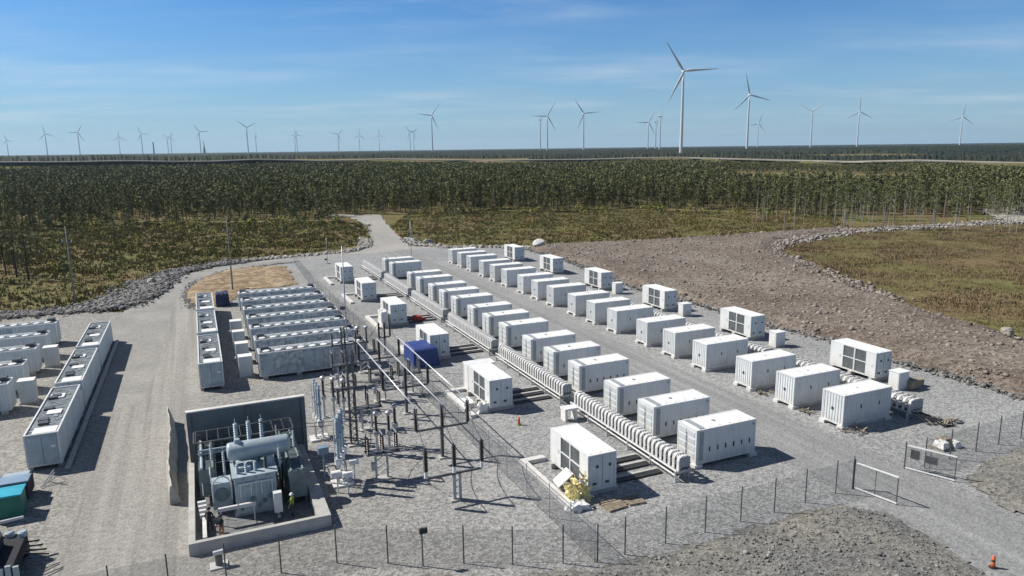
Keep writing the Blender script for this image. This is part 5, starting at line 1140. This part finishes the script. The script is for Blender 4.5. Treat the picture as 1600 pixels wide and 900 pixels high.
# hub pixel, base pixel row, rotor phase in degrees, rotor yaw off the camera
TL = [(1068,111,243,-33,12,'tallest wind turbine right of centre'),(1171,148,233,-14,18,'second largest wind turbine, right of the tallest'),(1185,193,229,20,30,'small distant wind turbine just right of the second largest'),(1270,173,231,60,-10,'wind turbine with a V of two raised blades at the right'),(1343,174,230,0,8,'wind turbine with one blade straight up at the right'),(1504,182,224,8,15,'rightmost wind turbine on the horizon'),(1013,191,242,30,20,'small wind turbine left of the tallest one'),(1025,190,243,0,86,'thin turbine tower seen edge on left of the tallest'),(1032,181,243,5,84,'turbine tower seen edge on nearest the tallest one'),(912,177,240,-35,15,'wind turbine at centre right with a blade pointing right'),(855,181,242,30,12,'wind turbine right of the image middle with a blade pointing left'),(844,187,233,180,84,'turbine tower seen edge on behind the image middle one'),(674,180,235,36,12,'largest wind turbine of the left half'),(640,206,234,-40,25,'left one of the close pair beside the largest left half turbine'),(646,207,234,40,40,'right one of the close pair beside the largest left half turbine'),(592,211,234,-6,20,'small wind turbine fourth left of centre'),(561,211,236,5,30,'small wind turbine above the end of the gravel track'),(528,210,237,45,20,'small wind turbine left of the gravel track end'),(463,211,236,-20,25,'right one of two overlapping turbines left of centre'),(460,212,236,35,35,'left one of two overlapping turbines left of centre'),(399,212,237,0,70,'tiny turbine right of the mid left one'),(385,199,237,-55,15,'mid left wind turbine taller than its neighbours'),(311,206,238,-35,20,'wind turbine beside the slim lattice mast at the left'),(266,214,238,20,30,'right one of the close pair at the left'),(261,215,238,-50,30,'left one of the close pair at the left'),(220,209,238,-28,25,'wind turbine fifth from the left edge'),(185,214,239,0,25,'small wind turbine fourth from the left edge'),(121,207,240,30,20,'wind turbine third from the left edge'),(70,209,240,-12,20,'wind turbine second from the left edge'),(10,219,242,-15,20,'leftmost wind turbine at the frame edge')]
for hx, hy, by, ph, yw, label in TL:
    hpx = by-hy; zc = FPX*(120 if hpx > 45 else 105)/hpx; d = ray(hx, hy); hub = CP+d*zc; H = 120.
    zb = hub.z-120; az = math.atan2(d.y, d.x); rz = az-math.pi/2+R(yw)            # local -Y faces the camera
    o = empty('wind_turbine', (hub.x, hub.y, zb), rz); tag(o, label, 'wind turbine', 'wind turbines on the horizon'); link('tower', TW, o)
    n_ = link('nacelle', NC, o, (0, -2.6, 119.6)); n_.rotation_euler = (R(-90), 0, 0); h_ = link('hub', HB, o, (0, -2.6, 119.6)); h_.rotation_euler = (R(90), 0, 0)
    for k in range(3):
        b = link('blade', BLD, h_, (0, 0, 1.4)); b.rotation_euler = (0, 0, 0)
        b.matrix_local = Matrix.Translation((0,0,1.4)) @ Matrix.Rotation(R(-90), 4, 'X') @ Matrix.Rotation(R(ph+120*k), 4, 'Y')
def far_mast(px, top, base, label, lat):
    D = 4200.; d = ray(px, top); d = d*(D/math.hypot(d.x, d.y)); p = CP+d; o = empty('radio_mast', (p.x, p.y, 10)); tag(o, label, 'mast'); t = MB(); h = p.z-10
    if lat: t.tube((0,0,-4), (0,0,h), 6, 1.2, 4); [t.bar((-9+3*k,0,0), (0,0,h*.8), 1) for k in range(7)]
    else: t.tube((0,0,-4), (0,0,h), 3.4, 2.6, 8)
    t.build('shaft', 'steel_dk', o)
far_mast(318, 220, 238, 'slim dark lattice mast on the left horizon', True); far_mast(239, 222, 238, 'short bare tower stump on the left horizon', False)
# ------------------------------------------------------------------ sun, sky, air
hzb = MB(); hzb.box(-17500, -17500, -4, 17500, 17500, 260); hm_ = bpy.data.materials.new('thin_air'); hm_.use_nodes = True; hn = hm_.node_tree; hn.nodes.clear(); ho = hn.nodes.new('ShaderNodeOutputMaterial'); pv_ = hn.nodes.new('ShaderNodeVolumePrincipled')
pv_.inputs['Color'].default_value = (.62, .82, 1, 1); pv_.inputs['Density'].default_value = 4.5e-5; pv_.inputs['Anisotropy'].default_value = .2; hn.links.new(pv_.outputs[0], ho.inputs['Volume']); M['haze'] = hm_
tag(hzb.build('haze', 'haze'), 'thin bluish air over the whole plain', kind='stuff')
SD = Vector((-.79*math.cos(R(44.4)), .613*math.cos(R(44.4)), math.sin(R(44.4)))).normalized()
sl = bpy.data.lights.new('sun', 'SUN'); sl.energy = 5.0; sl.angle = R(.53); sl.color = (1, .95, .87); so = bpy.data.objects.new('sun', sl); col.objects.link(so); so.rotation_euler = SD.to_track_quat('Z', 'Y').to_euler(); so.location = (0, 0, 300)
wd = bpy.data.worlds.new('World'); sc.world = wd; wd.use_nodes = True; nt = wd.node_tree; nt.nodes.clear()
out = nt.nodes.new('ShaderNodeOutputWorld'); bg = nt.nodes.new('ShaderNodeBackground'); sky = nt.nodes.new('ShaderNodeTexSky'); sky.sky_type = 'NISHITA'; sky.sun_disc = False
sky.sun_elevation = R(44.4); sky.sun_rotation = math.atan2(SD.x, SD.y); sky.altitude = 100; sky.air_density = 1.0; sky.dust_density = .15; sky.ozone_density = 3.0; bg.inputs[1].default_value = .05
n = N(nt); tc = nt.nodes.new('ShaderNodeTexCoord'); gen = tc.outputs['Generated']
s_ = nt.nodes.new('ShaderNodeSeparateXYZ'); nt.links.new(gen, s_.inputs[0]); x, y, z = s_.outputs
zz = n.math('ADD', n.math('MAXIMUM', z, 0.), .06); cb = nt.nodes.new('ShaderNodeCombineXYZ')
fx_ = n.math('ADD', n.math('MULTIPLY', x, cy_), n.math('MULTIPLY', y, -sy_)); fy_ = n.math('ADD', n.math('MULTIPLY', x, sy_), n.math('MULTIPLY', y, cy_))
nt.links.new(n.math('DIVIDE', fx_, zz), cb.inputs[0]); nt.links.new(n.math('DIVIDE', fy_, zz), cb.inputs[1])
v1 = n.map((.55, 1.1, 1), cb.outputs[0], .12); a = n.noise(1.0, 8, .62, v1); b = n.noise(.35, 3, .5, n.map((.8, 1.3, 1), cb.outputs[0]))
m1 = n.math('MULTIPLY', n.rng(a, .42, .72), n.rng(b, .40, .62)); fade = n.rng(z, .0, .05); m1 = n.math('MULTIPLY', n.math('MULTIPLY', m1, fade), .55)
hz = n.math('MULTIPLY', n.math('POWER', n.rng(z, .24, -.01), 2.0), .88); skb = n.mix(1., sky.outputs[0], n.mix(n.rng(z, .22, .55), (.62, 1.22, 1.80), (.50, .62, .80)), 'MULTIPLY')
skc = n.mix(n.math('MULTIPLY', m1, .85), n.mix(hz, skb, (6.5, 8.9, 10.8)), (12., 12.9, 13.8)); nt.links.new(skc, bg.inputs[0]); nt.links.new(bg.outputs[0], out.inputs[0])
vs = sc.view_settings; sc.display_settings.display_device = 'sRGB'; vs.view_transform = 'Standard'; vs.look = 'None'; vs.exposure = .3; vs.gamma = 1; vs.use_curve_mapping = False
sc.cycles.max_bounces = 5; sc.cycles.transparent_max_bounces = 12; sc.cycles.use_denoising = True
